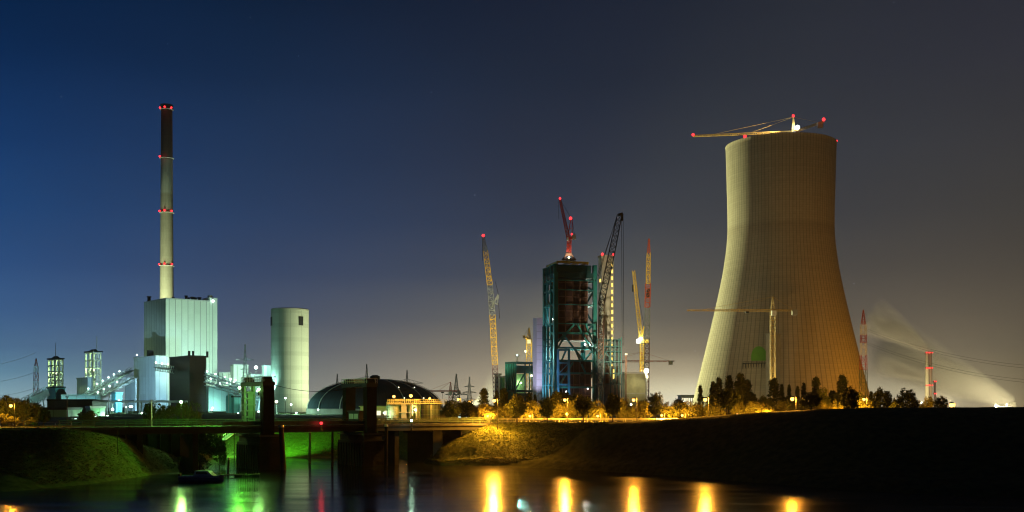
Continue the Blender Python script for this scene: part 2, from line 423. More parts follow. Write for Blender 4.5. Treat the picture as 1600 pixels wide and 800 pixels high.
# ================================================================== GROUND, RIVER, ROAD
TOE_L = [(-400, 150), (0, 150), (150, 168), (260, 195), (300, 207)]
CREST_L = [(-400, 177), (0, 177), (140, 180), (300, 215)]
ZC_L = [(-400, 8.2), (0, 8.2), (140, 8.2), (200, 6.1), (250, 3.9), (300, 1.2), (330, -2.5), (400, -4)]
TOE_B = [(120, 196), (140, 215), (290, 226), (340, 254), (630, 250), (655, 236), (690, 223), (740, 219), (850, 211), (1000, 194), (1150, 174), (1300, 157), (1450, 147), (1700, 139), (2000, 134)]
CREST_B = [(120, 210), (140, 224), (290, 240), (340, 280), (620, 276), (655, 248), (690, 233), (740, 233), (770, 237), (800, 239), (860, 229), (920, 218), (1000, 212), (1100, 204), (1200, 197), (1300, 187), (1600, 178), (2000, 178)]
ZC_B = [(140, 8.0), (300, 7.6), (340, 7.0), (620, 6.6), (655, 3.0), (690, 3.6), (730, 6.1), (766, 8.3), (880, 8.6), (1000, 9.0), (1100, 10.15), (1200, 11.2), (1300, 11.78), (1600, 11.95), (2000, 12.1)]
def terrain(x, y):
    D = max(y, 60.0); px = 800 + F * x / D
    if px > 900:
        w_ = min(110, (px - 900) * .5); o_ = [px + w_ * k / 3 for k in range(-3, 4)]
        tb, cb, zb = (sum(interp(q, T) for q in o_) / 7 for T in (TOE_B, CREST_B, ZC_B))
    else: tb, cb, zb = interp(px, TOE_B), interp(px, CREST_B), interp(px, ZC_B)
    u = (D - tb) / (cb - tb)
    base = 8.2
    if u < 0: h = max(-3.0, u * 4.0 - 0.2)
    elif u < 1:
        s = 0.55 * u + 0.45 * sstep(0, 1, u)
        h = zb * s - 0.2 * (1 - u)
        if px > 640: h += 0.7 * math.exp(-((u - 0.12) / 0.1) ** 2)
    else:
        lag = 17.0 * sstep(640, 665, px) * (1 - sstep(752, 780, px))
        h = zb + (base - zb) * sstep(cb + lag, cb + lag + (14 if lag < 4 else 7), D)
    if px < 420:
        o_ = [px + q for q in (-45, -30, -15, 0, 15, 30, 45)]
        tl, cl, zl = (sum(interp(q, T) for q in o_) / 7 for T in (TOE_L, CREST_L, ZC_L))
        v = (D - tl) / (cl - tl)
        if v < 0: g = max(-3.0, v * 4.0 - 0.2)
        elif v < 1: g = zl * (0.6 * v + 0.4 * sstep(0, 1, v)) - 0.2 * (1 - v)
        else: g = zl if px < 140 else zl - 1.5 * sstep(cl, cl + 12, D)
        h = max(h, g)
    if D > 4000: h -= (D - 4000) * 0.0004
    if h > -0.5:
        n = noise.noise(Vector((x * 0.16, y * 0.16, 1.7))) * 0.09 + noise.noise(Vector((x * 0.55, y * 0.55, 5.1))) * 0.04
        if D < 245 or px > 1500 or px < 110: h += n * min(1, max(0.25, (h + 0.5) / 2))
    return h
rows = [60, 100, 120, 132]
d = 136.0
while d < 300: rows.append(d); d += 1.3
while d < 5200: rows.append(d); d *= 1.08
rows.append(5600.0)
cols = [-420 + 7.0 * i for i in range(350)]
g = MB()
for D in rows:
    for px in cols:
        x = (px - 800) / F * D
        g.v.append(Vector((x, D, terrain(x, D))))
nc = len(cols)
for j in range(len(rows) - 1):
    for i in range(nc - 1):
        g.f.append((j * nc + i, j * nc + i + 1, (j + 1) * nc + i + 1, (j + 1) * nc + i))
M_['ground'] = mat('grass_ground', (0.055, 0.075, 0.020), 0.95, 0.3, 0.8, 0.4, detail=9, col2=(0.095, 0.11, 0.034), spec=0.1)
struct(g.build('ground', M_['ground'], smooth=True))

def water_mat():
    m = bpy.data.materials.new('river_water'); m.use_nodes = True
    t = m.node_tree; b = t.nodes['Principled BSDF']; n = t.nodes.new; l = t.links.new
    b.inputs['Base Color'].default_value = (0.004, 0.006, 0.006, 1)
    b.inputs['IOR'].default_value = 1.33; b.inputs['Specular IOR Level'].default_value = 0.5
    tc = n('ShaderNodeTexCoord'); mp = n('ShaderNodeMapping'); mp.inputs['Scale'].default_value = (0.035, 0.16, 1)
    nz = n('ShaderNodeTexNoise'); nz.inputs['Scale'].default_value = 1.0; nz.inputs['Detail'].default_value = 3
    l(tc.outputs['Object'], mp.inputs[0]); l(mp.outputs[0], nz.inputs['Vector'])
    mr = n('ShaderNodeMapRange'); mr.inputs[1].default_value = 0.3; mr.inputs[2].default_value = 0.7; mr.inputs[3].default_value = 0.115; mr.inputs[4].default_value = 0.20
    l(nz.outputs[0], mr.inputs[0]); l(mr.outputs[0], b.inputs['Roughness'])
    mp2 = n('ShaderNodeMapping'); mp2.inputs['Scale'].default_value = (0.05, 0.5, 1)
    nz2 = n('ShaderNodeTexNoise'); nz2.inputs['Scale'].default_value = 1.0; nz2.inputs['Detail'].default_value = 2
    l(tc.outputs['Object'], mp2.inputs[0]); l(mp2.outputs[0], nz2.inputs['Vector'])
    bp = n('ShaderNodeBump'); bp.inputs['Strength'].default_value = 0.3; bp.inputs['Distance'].default_value = 0.08
    l(nz2.outputs[0], bp.inputs['Height']); l(bp.outputs[0], b.inputs['Normal'])
    return m
w = MB(); w.add([(-900, -60, 0), (900, -60, 0), (900, 330, 0), (-900, 330, 0)], [(0, 1, 2, 3)])
struct(w.build('river', water_mat()))

# bridge axis and roads
BA, BB = Vector((-78.2, 190.0, 0)), Vector((-4.25, 241.6, 0))
BU = (BB - BA).normalized(); BV = Vector((-BU.y, BU.x, 0)); BL = (BB - BA).length
DECK = 8.35
def ribbon(pts, wid, z):
    r = MB(); n = len(pts)
    for i, p in enumerate(pts):
        a = pts[max(0, i - 1)]; b = pts[min(n - 1, i + 1)]; t = (b - a).normalized(); s = Vector((-t.y, t.x, 0))
        for k in (-1, 1): r.v.append(Vector((p.x, p.y, z(p) if callable(z) else z)) + s * k * wid / 2)
    for i in range(n - 1): r.f.append((2 * i, 2 * i + 1, 2 * i + 3, 2 * i + 2))
    return r
roadR = [BB + Vector((1.2, .85, 0))] + [Vector((XX(px, D), D, 0)) for px, D in ((806, 246.5), (850, 248.5), (900, 249.3), (1000, 250), (1120, 252), (1300, 255), (1560, 262))]
roadL = [Vector((XX(px, D), D, 0)) for px, D in ((-220, 184), (-60, 186), (40, 188))] + [BA]
struct(ribbon(roadR, 7.0, 8.36).build('road', M_['road']))
struct(ribbon(roadL, 7.0, 8.36).build('road', M_['road']))
struct(ribbon([p + Vector((0, 0.2, 0)) for p in roadR], 0.18, 8.372).build('road_marking', M_['paint']))
struct(ribbon([p + Vector((0, -3.0, 0)) for p in roadR[1:]], 0.16, 8.372).build('road_marking', M_['paint']))
kb = ribbon([p + Vector((0, 4.1, 0)) for p in roadR], 1.2, 8.48)
struct(kb.build('kerb', M_['conc']))

# ------------------------------------------------------------------ lift bridge
def brp(u, v, z): return BA + BU * u + BV * v + Vector((0, 0, z))
brz = math.atan2(BU.y, BU.x)
br = thing('lift_bridge', 'long dark steel road bridge crossing the harbour mouth through the two portal towers', 'bridge', BA, brz)
b = MB(); b.box(0, BL, -4.4, 4.4, DECK - 0.45, DECK - 0.02); b.build('deck', M_['road'], br)
b = MB()
for v in (-4.2, 3.9): b.box(0, BL, v, v + 0.3, DECK - 1.35, DECK - 0.45)
for k in range(20): b.box(k * 4.1, k * 4.1 + 0.25, -3.9, 3.9, DECK - 1.1, DECK - 0.45)
b.build('girder', M_['steel_dark'], br)
for v in (-4.3, 4.3):
    b = MB()
    for k in range(int(BL / 1.9)): b.box(k * 1.9 + .2, k * 1.9 + 0.28, v - 0.05, v + 0.05, DECK, DECK + 1.15)
    for z in (0.45, 0.8, 1.15): b.box(0, BL, v - 0.04, v + 0.04, DECK + z - 0.04, DECK + z + 0.04)
    if v < 0: b.box(27, 60, v - 0.02, v + 0.02, DECK + 0.05, DECK + 0.75)
    b.build('railing', M_['steel_green'], br)
for u in (12.0, 22.0, 64.0):
    b = MB(); b.box(u - 0.5, u + 0.5, -3.6, 3.6, -1, DECK - 1.35); b.build('pier', M_['pier'], br)
# abutments
def boxthing(name, label, cat, x0, x1, y0, y1, z0, z1, m):
    c = Vector(((x0 + x1) / 2, (y0 + y1) / 2, z0)); o = MB().box(x0, x1, y0, y1, z0, z1).build(name, m, None, at=c); o.location = c
    return tag(o, label, cat)
ab = MB()
p0, p1 = Vector((XX(128, 201), 201, 0)), Vector((XX(292, 212), 212, 0))
u = (p1 - p0).normalized(); nrm = Vector((-u.y, u.x, 0))
ab.add([p0 + Vector((0, 0, -1)), p1 + Vector((0, 0, -1)), p1 + nrm * 2 + Vector((0, 0, -1)), p0 + nrm * 2 + Vector((0, 0, -1)),
        p0 + Vector((0, 0, 7.7)), p1 + Vector((0, 0, 7.2)), p1 + nrm * 2 + Vector((0, 0, 7.2)), p0 + nrm * 2 + Vector((0, 0, 7.7))],
       [(3, 2, 1, 0), (4, 5, 6, 7), (0, 1, 5, 4), (1, 2, 6, 5), (2, 3, 7, 6), (3, 0, 4, 7)])
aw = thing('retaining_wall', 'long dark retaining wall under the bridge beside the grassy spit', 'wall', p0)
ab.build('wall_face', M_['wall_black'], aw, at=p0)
c = MB()
for k in range(9):
    q = p0.lerp(p1, (k + 0.5) / 9) - nrm * 0.15
    c.beam(q + Vector((0, 0, -1)), q + Vector((0, 0, 7.3)), 0.5)
c.build('buttress', M_['wall_black'], aw, at=p0)
ab2 = thing('bridge_abutment', 'dark concrete abutment carrying the bridge end beside the lit grass slope', 'abutment', (XX(640, 236), 236, 0))
o0 = Vector((XX(640, 236), 236, 0))
c = MB(); c.box(XX(638, 236), XX(677, 236), 234, 240, -1, 7.0); c.box(XX(632, 236), XX(692, 236), 233.4, 240.5, 6.4, 7.0); c.build('abutment_wall', M_['pier'], ab2, at=o0)
c = MB(); c.box(XX(678, 235), XX(691, 235), 232.6, 239, 1, 7.0); c.build('abutment_pillar', M_['conc'], ab2, at=o0)
c = MB(); c.box(XX(693, 238), XX(720, 238), 236, 241, 1.5, 7.4); c.build('wing_wall', M_['conc_dark'], ab2, at=o0)

def lift_tower(label, u0, h, cab):
    t = thing('bridge_tower', label, 'tower', brp(u0, 0, 0), brz, 'portal towers of the lift bridge')
    p = MB(); p.box(-1.5, 3.2, -5.8, 5.8, -2, 5.1); p.box(-1.2, 2.9, -5.4, 5.4, 5.1, 6.7)
    for k in range(10): p.box(-1.75, -1.5, -5.6 + k * 1.2, -5.3 + k * 1.2, -1, 4.6)
    p.build('pier', M_['pier'], t)
    b = MB(); b.box(-1.6, 3.3, -5.9, 5.9, 6.25, 6.55); b.build('pier_cap', M_['conc_dark'], t)
    for v in (-5.2, 4.2):
        l = MB()
        if v < 0 or cab:
            l.box(-0.6, 1.6, v - 0.3, v + 1.3, 6.7, h)
        else:
            for (x, y) in ((-0.6, v), (1.3, v), (-0.6, v + 1.1), (1.3, v + 1.1)): l.box(x, x + 0.35, y, y + 0.35, 6.7, h)
            for k in range(7):
                z = 7.4 + k * (h - 7.6) / 7
                l.box(-0.6, 1.65, v, v + 0.2, z, z + 0.3); l.box(-0.6, -0.4, v, v + 1.4, z, z + 0.3)
            l.box(0.3, 1.3, v + 0.25, v + 1.2, 6.7, h - 1)
        l.build('leg', (M_['wall_black'] if cab else M_['steel_green'] if v > 0 else M_['wall_black']), t)
    c = MB(); c.box(-0.75, 1.75, -5.6, 5.7, h, h + 0.75); cb_ = c.build('crossbeam', M_['steel_dark'], t)
    g = MB()
    for k in range(14):
        y = -5.5 + k * 11.1 / 13
        for x in (-0.7, 1.7): g.box(x - 0.05, x + 0.05, y - 0.05, y + 0.05, h + 0.75, h + 1.75)
    for x in (-0.7, 1.7):
        for z in (1.2, 1.75): g.box(x - 0.05, x + 0.05, -5.5, 5.6, h + z - 0.08, h + z)
    for y in (-5.5, 5.6): g.box(-0.7, 1.7, y - 0.05, y + 0.05, h + 1.67, h + 1.75)
    g.build('railing', M_['galv'], cb_)
    for y in (-4.6, 4.7): MB().tube((-0.3, y, h + 1.0), (1.3, y, h + 1.0), 0.75, n=14).build('cable_wheel', M_['steel_dark'], cb_)
    if cab:
        k = MB(); k.box(-0.9, 2.2, -2.6, 2.2, 8.5, 10.9); k.box(-1.1, 2.4, -2.9, 2.5, 10.9, 11.15); kc = k.build('control_cabin', M_['steel_dark'], t)
        k2 = MB(); k2.box(-0.93, -0.89, -2.2, -0.4, 9.4, 10.5); k2.box(-0.93, -0.89, -0.1, 1.8, 9.4, 10.5); k2.build('cabin_window', M_['galv'], kc)
    return t
def solve_u(px):      # distance along the bridge axis at which it crosses a sight line
    k = (px - 800) / F
    return (k * BA.y - BA.x) / (BU.x - k * BU.y)
UT1, UT2 = solve_u(399), solve_u(558)
lt1 = lift_tower('bridge portal tower with a green lit lattice leg, standing nearer the pale silo', UT1, ZZ(603, 210), False)
lt2 = lift_tower('black unlit bridge portal tower with a control cabin, in front of the dome', UT2, ZZ(605, 221), True)
# cable between the towers
def wire(name, label, p, q, sag, r, m, cat='cable', group=None, n=14):
    p, q = Vector(p), Vector(q); c = MB(); prev = None
    for i in range(n + 1):
        t = i / n; a = p.lerp(q, t) - Vector((0, 0, sag * 4 * t * (1 - t)))
        if prev is not None: c.tube(prev - p, a - p, r, n=5, cap=False)
        prev = a
    o = c.build(name, m); o.location = p
    return tag(o, label, cat, group)
wire('overhead_cable', 'thin dark cable sagging between the two bridge portal towers', brp(UT1 + 2, -4, ZZ(601, 208)), brp(UT2 - 1, -4, ZZ(602, 220)), 1.3, 0.05, M_['steel_dark'])

def small_lamp(name, label, px, py, D, col, power, m, zg=None, r=0.28, cat='lamp', group=None, arm=0.0, rad=None, pole_m='steel_dark', off=(0, 0, 0)):
    """A lamp on a slim pole: foot, pole, bracket arm, hood and glowing globe with its own light."""
    top = P(px, py, D); zg = terrain(top.x, D) if zg is None else zg
    zg = min(zg, top.z - 0.6)
    L = Vector((top.x + arm, D, zg)); h = top.z - zg
    t = thing(name, label, cat, L, 0, group)
    b = MB(); b.tube((0, 0, -0.3), (0, 0, 0.5), 0.16 * max(1, D / 400)); b.tube((0, 0, 0.5), (0, 0, h + (0.45 if arm else -r * 0.5)), 0.09 * max(1, D / 400), 0.06 * max(1, D / 400))
    if arm: b.beam((0, 0, h + 0.42), (-arm, 0, h + 0.5), 0.08)
    b.build('pole', M_[pole_m], t)
    b = MB(); b.lathe([(r * 1.15, 0), (r * 0.8, r * 0.5), (0.02, r * 0.62)], 10, -arm, 0)
    for i in range(len(b.v)): b.v[i].z += h + r * 0.75
    lh_ = b.build('lamp_hood', M_['steel_dark'], t)
    b = MB(); b.sphere((-arm, 0, h), r, 10, 6); b.build('lamp_globe', M_[m], lh_)
    if power: point(t, (-arm + off[0], off[1], h + off[2]), power, col, rad or r * 1.02)
    return t

# lamps on and under the bridge
SCALE_SOD = 1.0
small_lamp('signal_lamp', 'red signal lamp glowing low on the bridge railing between the towers', 502, 661, 212, REDL, 420, 'red_lamp', 7.6, 0.30)
small_lamp('bridge_lamp', 'pale green lamp on the bridge railing below the lit tanks', 643, 657, 222, (0.6, 1.0, 0.7), 700, 'greenlamp', 7.2, 0.26)
small_lamp('bridge_lamp', 'bright green lamp under the crossbeam of the nearer portal tower', 404.5, 608, 207.2, (0.40, 1.0, 0.20), 34000, 'greenlamp', 14.4, 0.30)
def bank_flood(label, px, py, D, target, power, col):
    top = P(px, py, D); zg = terrain(top.x, D); L = Vector((top.x, D, min(zg, 3.0) if top.z < 12 else top.z - 1.0))
    t = thing('bank_floodlight', label, 'floodlight', L, 0, 'floodlights under the bridge'); h = top.z - L.z
    b = MB(); b.tube((0, 0, -4 if top.z < 12 else 0), (0, 0, h - .2), .1, n=8); b.build('pole', M_['steel_dark'], t)
    sg_ = 1 if target[1] > D else -1
    hd = MB().box(-.4, .4, *sorted((-.25 * sg_, -.05 * sg_)), h - .35, h + .35).build('lamp_housing', M_['steel_dark'], t)
    MB().sphere((0, 0.05, h), .3, 10, 6).build('lamp_globe', M_['greenlamp'], hd)
    spot(t, (0, .4 * sg_, h), target, power, col, 120, .8, .3, L)
bank_flood('green floodlight under the bridge deck shining on the far grass bank', 440, 669, 252, (XX(456, 266), 268, 1.0), 26000, (0.17, 1.0, 0.05))
bank_flood('added green floodlight high on the outer side of the nearer portal tower', 374, 606, 207, (XX(240, 190), 190, 4.0), 24000, (0.16, 1.0, 0.05))  # added to light the grass spit
bank_flood('green floodlight behind the nearer bridge pier, low above the harbour', 366, 669, 250, (XX(350, 268), 268, 1.0), 24000, (0.25, 1.0, 0.15))
small_lamp('promenade_lamp', 'green white lamp on a tall post among the willows', 283, 628, 217, (0.45, 1.0, 0.22), 30000, 'greenlamp', 7.0, 0.32)

# mooring piles
def pile(label, px0, y0, px1, y1, D, r, m='wood'):
    a, c = P(px1, y1, D), P(px0, y0, D)
    t = thing('mooring_pile', label, 'pile', (a.x, D, 0), 0, 'mooring piles in the harbour mouth')
    b = MB(); lo = Vector((0, 0, -2)); hi = Vector((c.x - a.x, 0.6, c.z)); b.tube(lo, hi, r, r * 0.85, 10); b.build('pile_shaft', M_[m], t)
    k = MB(); k.tube(hi - Vector((0, 0, 0.35)), hi + Vector((0, 0, 0.1)), r * 1.1, r, 10); k.build('pile_band', M_['galv'], t)
pile('thick leaning timber pile beside the nearer bridge pier', 438, 665, 444, 731, 205, 0.55)
pile('short upright timber pile standing before the bright green bank', 483.5, 673, 483.5, 722, 232, 0.30)
pile('slim upright pile close to the black portal tower', 519, 660, 519, 728, 215, 0.26)
pile('dark striped pile just past the black portal tower', 603, 664, 603, 727, 219, 0.36, 'wall_black')
pile('low timber stump by the jetty under the waterside bush', 356, 716, 356, 736, 196, 0.22)

# jetty and boat
j = thing('jetty', 'low floating timber jetty between the moored boat and the bridge pier', 'jetty', (XX(372, 186), 186, 0), R(12))
b = MB(); b.box(-3.6, 3.6, -0.6, 0.6, 0.25, 0.42); b.build('jetty_deck', M_['wood'], j)
for x in (-3.0, 0.1, 2.9):
    b = MB(); b.box(x - 0.7, x + 0.7, -0.5, 0.5, -0.25, 0.25); b.build('float', M_['steel_dark'], j)
def hull(L, B, H):
    st = [(-0.5, 0.86, 0.0), (-0.3, 0.98, 0), (0.0, 1.0, 0), (0.25, 0.86, 0.03), (0.40, 0.55, 0.10), (0.48, 0.2, 0.2), (0.5, 0.03, 0.26)]
    m = MB(); n = 7
    for (x, w_, r_) in st:
        for k, (yy, zz) in enumerate(((-1, 1), (-0.92, 0.35), (-0.6, 0.0), (0, -0.18), (0.6, 0), (0.92, 0.35), (1, 1))):
            m.v.append(Vector((x * L, yy * w_ * B / 2, zz * H * (1 + (r_ if zz > 0.5 else 0)) + (r_ * H if zz < 0.5 else 0))))
    for i in range(len(st) - 1):
        for k in range(n - 1): m.f.append((i * n + k, i * n + k + 1, (i + 1) * n + k + 1, (i + 1) * n + k))
    m.f.append(tuple(range(n)))
    for i in range(len(st) - 1): m.f.append((i * n, (i + 1) * n, (i + 1) * n + n - 1, i * n + n - 1))
    return m
bt = thing('motor_boat', 'small blue and white cabin cruiser moored below the waterside bush', 'boat', (XX(316, 172), 172, 0.05), R(-6))
hull(7.0, 2.5, 0.95).build('hull', M_['boat_blue'], bt)
b = MB(); b.prism([(-1.2, 0.9), (2.2, 0.95), (1.2, 1.75), (-0.9, 1.8)], -0.85, 0.85); bc = b.build('cabin', M_['boat_white'], bt)
b = MB(); b.prism([(-0.7, 1.3), (1.3, 1.32), (0.98, 1.62), (-0.65, 1.65)], -0.87, 0.87); b.build('cabin_window', M_['glass'], bc)
b = MB()
for x in (1.8, 2.4, 3.0): b.tube((x, 0.5 - (x - 1.8) * .3, 0.95), (x, 0.5 - (x - 1.8) * .3, 1.5), 0.025, n=5); b.tube((x, -0.5 + (x - 1.8) * .3, 0.95), (x, -0.5 + (x - 1.8) * .3, 1.5), 0.025, n=5)
b.tube((1.8, 0.5, 1.5), (3.1, 0.1, 1.5), 0.03, n=5); b.tube((1.8, -0.5, 1.5), (3.1, -0.1, 1.5), 0.03, n=5); b.build('bow_rail', M_['galv'], bt)
b = MB(); b.box(-3.5, 3.2, -1.27, -1.2, 0.78, 0.9); b.box(-3.5, 3.2, 1.2, 1.27, 0.78, 0.9); b.build('rubbing_strake', M_['boat_white'], bt)
b = MB(); b.box(-3.9, -3.5, -0.25, 0.25, 0.2, 1.25); b.build('outboard_motor', M_['steel_dark'], bt)

# ================================================================== OLD POWER STATION
GZ = 8.2
def corner_block(px, D, pl, pr, ytop, th):
    """Root position, turn and sizes of a block whose near corner, left end and right end lie on three sight lines."""
    th = R(th); xc = XX(px, D); c, s = math.cos(th), math.sin(th)
    kr, kl = (pr - 800) / F, (pl - 800) / F
    Lr = (kr * D - xc) / (c - kr * s); Ll = (kl * D - xc) / (-s - kl * c)
    return Vector((xc, D, GZ)), th, Lr, Ll, ZZ(ytop, D) - GZ
def block(name, label, cat, px, D, pl, pr, ytop, th, m, group=None, body='wall', roof=True):
    L, t, a, b, h = corner_block(px, D, pl, pr, ytop, th)
    o = thing(name, label, cat, L, t, group)
    MB().box(0, a, 0, b, -1, h).build(body, M_[m], o)
    if roof:
        q = MB(); q.box(-0.35, a + 0.35, -0.35, b + 0.35, h + 0.01, h + 0.9); q.build('roof_edge', M_['galv'] if roof is True else M_[roof], o)
    return o, a, b, h

bh, a, b, h = block('boiler_house', 'tall pale ribbed boiler house at the foot of the chimney', 'power station', 259, 930, 225, 327, 467, 40, 'clad', roof=False)
stw = MB().box(a + 0.02, a + 7.2, -0.6, 14, -1, h + 3.2).build('stair_tower', M_['clad'], bh)
q = MB(); q.box(a - 0.2, a + 7.4, -0.8, 14.2, h + 3.2, h + 3.8); q.box(a + 1, a + 4, 2, 6, h + 3.8, h + 6); q.build('tower_cap', M_['galv'], stw)
MB().box(3, a - 3, b + 0.02, b + 5, -1, h * 0.86).build('side_wing', M_['clad_annex'], bh)
for x, y, r_, z in ((a * .55, 8, 1.1, 4), (a * .62, 9, 1.0, 2.6), (a * .68, 6, 1.6, 3), (a * .76, 8, 1.5, 2.8), (a * .85, 7, 1.3, 3.2), (a * .30, 12, 0.9, 2.2), (3, b - 4, 1.5, 5.0)):
    q = MB(); q.tube((x, y, h), (x, y, h + z), r_, n=10); q.tube((x, y, h + z), (x, y, h + z + 0.8), r_ * 1.4, n=10); q.build('roof_vent', M_['steel_dark'], bh)
q = MB(); q.box(-0.2, a, -0.2, b + 0.2, h + 0.01, h + 1.0); q.build('parapet', M_['galv'], bh)
part_label(MB().sphere((a + 2.4, -2.2, h + 0.6), 1.1).build('roof_lamp', M_['halide'], stw), 'white lamp on the stair tower edge')
an, a2, b2, h2 = block('annex_building', 'bluish stepped annex with upright panel joints, against the boiler house', 'building', 243, 885, 209, 262, 557, 40, 'clad_annex')
MB().box(2, 6, b2 * .4, b2 * .5, h2, h2 + 6).build('roof_vent', M_['steel_dark'], an)
block('annex_building', 'lowest bluish annex where the lamp lit conveyor comes in', 'building', 211, 880, 195, 214, 592, 40, 'clad_annex')
bw, a3, b3, h3 = block('bunker_tower', 'dark brown windowless tower in front of the boiler house', 'building', 296, 800, 265, 322, 557, 38, 'clad_brown', roof='steel_dark')
for x in (3, 6, 17):
    q = MB(); q.tube((x, 8, h3), (x, 8, h3 + 4.5), 0.9, n=8); q.build('roof_pipe', M_['steel_dark'], bw)

# chimney
CD = 1085
cx = XX(260.5, CD); ch = thing('chimney', 'very tall slim concrete chimney with rings of red beacons behind the boiler house', 'chimney', (cx, CD, GZ))
prof = [(9.0, 0), (7.4, 60), (6.65, ZZ(470, CD) - GZ), (6.0, ZZ(330, CD) - GZ), (5.45, ZZ(165, CD) - GZ)]
HT = ZZ(165, CD) - GZ
z248, z298, z175 = ZZ(248, CD) - GZ, ZZ(300, CD) - GZ, ZZ(172, CD) - GZ
M_['chim'] = shell('chimney_concrete', (0.3, 0.3, 0.25), 24, 3.0, 0.86,
    bands=[(0, (0.34, 0.33, 0.25)), (z298 - 3, (0.30, 0.29, 0.22)), (z298 - 1, (0.42, 0.43, 0.36)), (z248 - 2, (0.45, 0.45, 0.38)), (z248, (0.25, 0.17, 0.12)), (HT, (0.20, 0.13, 0.09))], var=0.08)
MB().lathe(prof, 40).build('shaft', M_['chim'], ch, smooth=True)
MB().lathe([(5.9, HT - 3), (6.1, HT - 2.6), (6.1, HT + 0.6), (4.6, HT + 0.6), (4.6, HT - 2)], 40, cap_top=False).build('crown_ring', M_['steel_dark'], ch)
for yy, rr in ((170, 5.6), (246, 5.9), (331, 6.1), (414, 6.5)):
    z = ZZ(yy, CD) - GZ
    gl_ = MB().lathe([(rr + 0.1, z - 1.4), (rr + 1.0, z - 1.2), (rr + 1.0, z - 0.9), (rr + 0.1, z - 0.8)], 32, cap_top=False)
    gl_ = gl_.build('gallery', M_['galv'], ch)
    for ang in (-150, -90, -30):
        if yy == 246 and ang != -150: continue
        pz = (math.cos(R(ang)) * (rr + 0.9), math.sin(R(ang)) * (rr + 0.9), z + 0.3)
        bn = MB().sphere(pz, 1.0, 8, 5).build('beacon', M_['red_lamp'], gl_)
    point(ch, (0, -rr - 3, z + 0.3), 700, REDL, 0.8)

# pale silo
SD = 700; sx = XX(453, SD); sil = thing('silo', 'tall smooth pale round silo with small dark openings near the top', 'silo', (sx, SD, GZ))
SH = ZZ(484, SD) - GZ; SR = 29 / F * SD
M_['silo'] = shell('silo_concrete', (0.55, 0.56, 0.50), 10, 9.0, 0.62, var=0.035, rd=0.03)
MB().lathe([(SR, -1), (SR, SH)], 64).build('silo_wall', M_['silo'], sil, smooth=False)
MB().lathe([(SR + 0.12, SH - 0.8), (SR + 0.25, SH), (SR - 0.4, SH + 0.4), (SR * .5, SH + 0.9)], 64).build('roof_edge', M_['conc'], sil)
for px in (427, 474):
    dx = XX(px, SD) - sx; dy = -math.sqrt(max(0.1, SR * SR - dx * dx)); an_ = math.atan2(dy, dx)
    zc = ZZ(503, SD) - GZ; q = MB()
    q.box(-0.35, 0.25, -1.6, 1.6, zc - 2.8, zc + 2.8)
    o = q.build('opening', M_['steel_dark'], sil); o.location = (dx, dy, 0); o.rotation_euler = (0, 0, an_)

# shaft towers with open frames
def frame_tower(label, px, D, pl, pr, ytop, ybot, mastx):
    L, t, a, b, h = corner_block(px, D, pl, pr, ytop, 42)
    o = thing('winding_tower', label, 'tower', L, t, 'lit frame towers of the old mine')
    fr = MB(); zb = ZZ(ybot + 20, D) - GZ
    for (x, y) in ((0, 0), (a, 0), (0, b), (a, b), (a / 2, 0), (0, b / 2), (a / 2, b), (a, b / 2)): fr.box(x - .55, x + .55, y - .55, y + .55, -1, h)
    nl = 7
    for k in range(nl + 1):
        z = zb + (h - zb) * k / nl
        for (x0, x1, y0, y1) in ((0, a, -.4, .4), (0, a, b - .4, b + .4), (-.4, .4, 0, b), (a - .4, a + .4, 0, b)): fr.box(x0, x1, y0, y1, z - .5, z + .5)
    for k in range(nl - 2):
        z0 = zb + (h - zb) * k / nl; z1 = zb + (h - zb) * (k + 1) / nl
        for i in range(2):
            fr.beam((a * i / 2, 0, z0), (a * (i + 1) / 2, 0, z1), 0.5); fr.beam((0, b * i / 2, z1), (0, b * (i + 1) / 2, z0), 0.5)
            fr.box(a * i / 2 + a * .12, a * i / 2 + a * .40, -0.15, 0.1, z0 + 1, z0 + (z1 - z0) * .55)
            fr.box(-0.15, 0.1, b * i / 2 + b * .12, b * i / 2 + b * .38, z0 + 1.4, z0 + (z1 - z0) * .6)
    fr.build('frame', M_['white'], o)
    for k in range(1, nl, 2): MB().box(1.5, a - 1.5, 1.5, b - 1.5, zb + (h - zb) * k / nl, zb + (h - zb) * k / nl + 0.5).build('floor_slab', M_['conc'], o)
    rf = MB(); rf.box(-1.2, a + 1.2, -1.2, b + 1.2, h + .5, h + 1.6); rf.prism([(a * .15, h + 1.6), (a * .85, h + 1.6), (a * .5, h + 3.4)], b * .2, b * .8); rf.build('roof', M_['steel_dark'], o)
    ms = MB(); ms.tube((a * mastx, b / 2, h + 1.6), (a * mastx, b / 2, h + 15), 0.35, 0.15, 6); ms.build('antenna', M_['galv'], o)
    bul = MB().sphere((a / 2, b / 2, zb + (h - zb) * .66), 0.9).build('lamp_globe', M_['halide_warm'], o)
    for k, pw in ((.25, 48000), (.66, 56000), (.92, 28000)): point(o, (a / 2, b / 2, zb + (h - zb) * k), pw, WARMG, 1.0)
    return o
frame_tower('shorter lit open frame tower above the teal hopper building', 86, 930, 76, 98, 562, 606, .5)
frame_tower('taller lit open frame tower rising behind the pale block', 145, 960, 134, 158, 551, 612, .9)
block('pale_block', 'pale windowless block in front of the taller frame tower', 'building', 137, 905, 120, 146, 591, 40, 'clad_annex')
hb, a4, b4, h4 = block('hopper_building', 'teal hopper building under the shorter frame tower', 'building', 86, 760, 73.5, 102, 606, 42, 'clad_teal', roof='steel_dark')
q = MB(); q.lathe([(1.0, h4 * .28), (3.4, h4 * .5), (3.4, h4 * .78), (1.5, h4 * .95)], 16, a4 * .55, -1.0); q.build('hopper', M_['steel_dark'], hb)
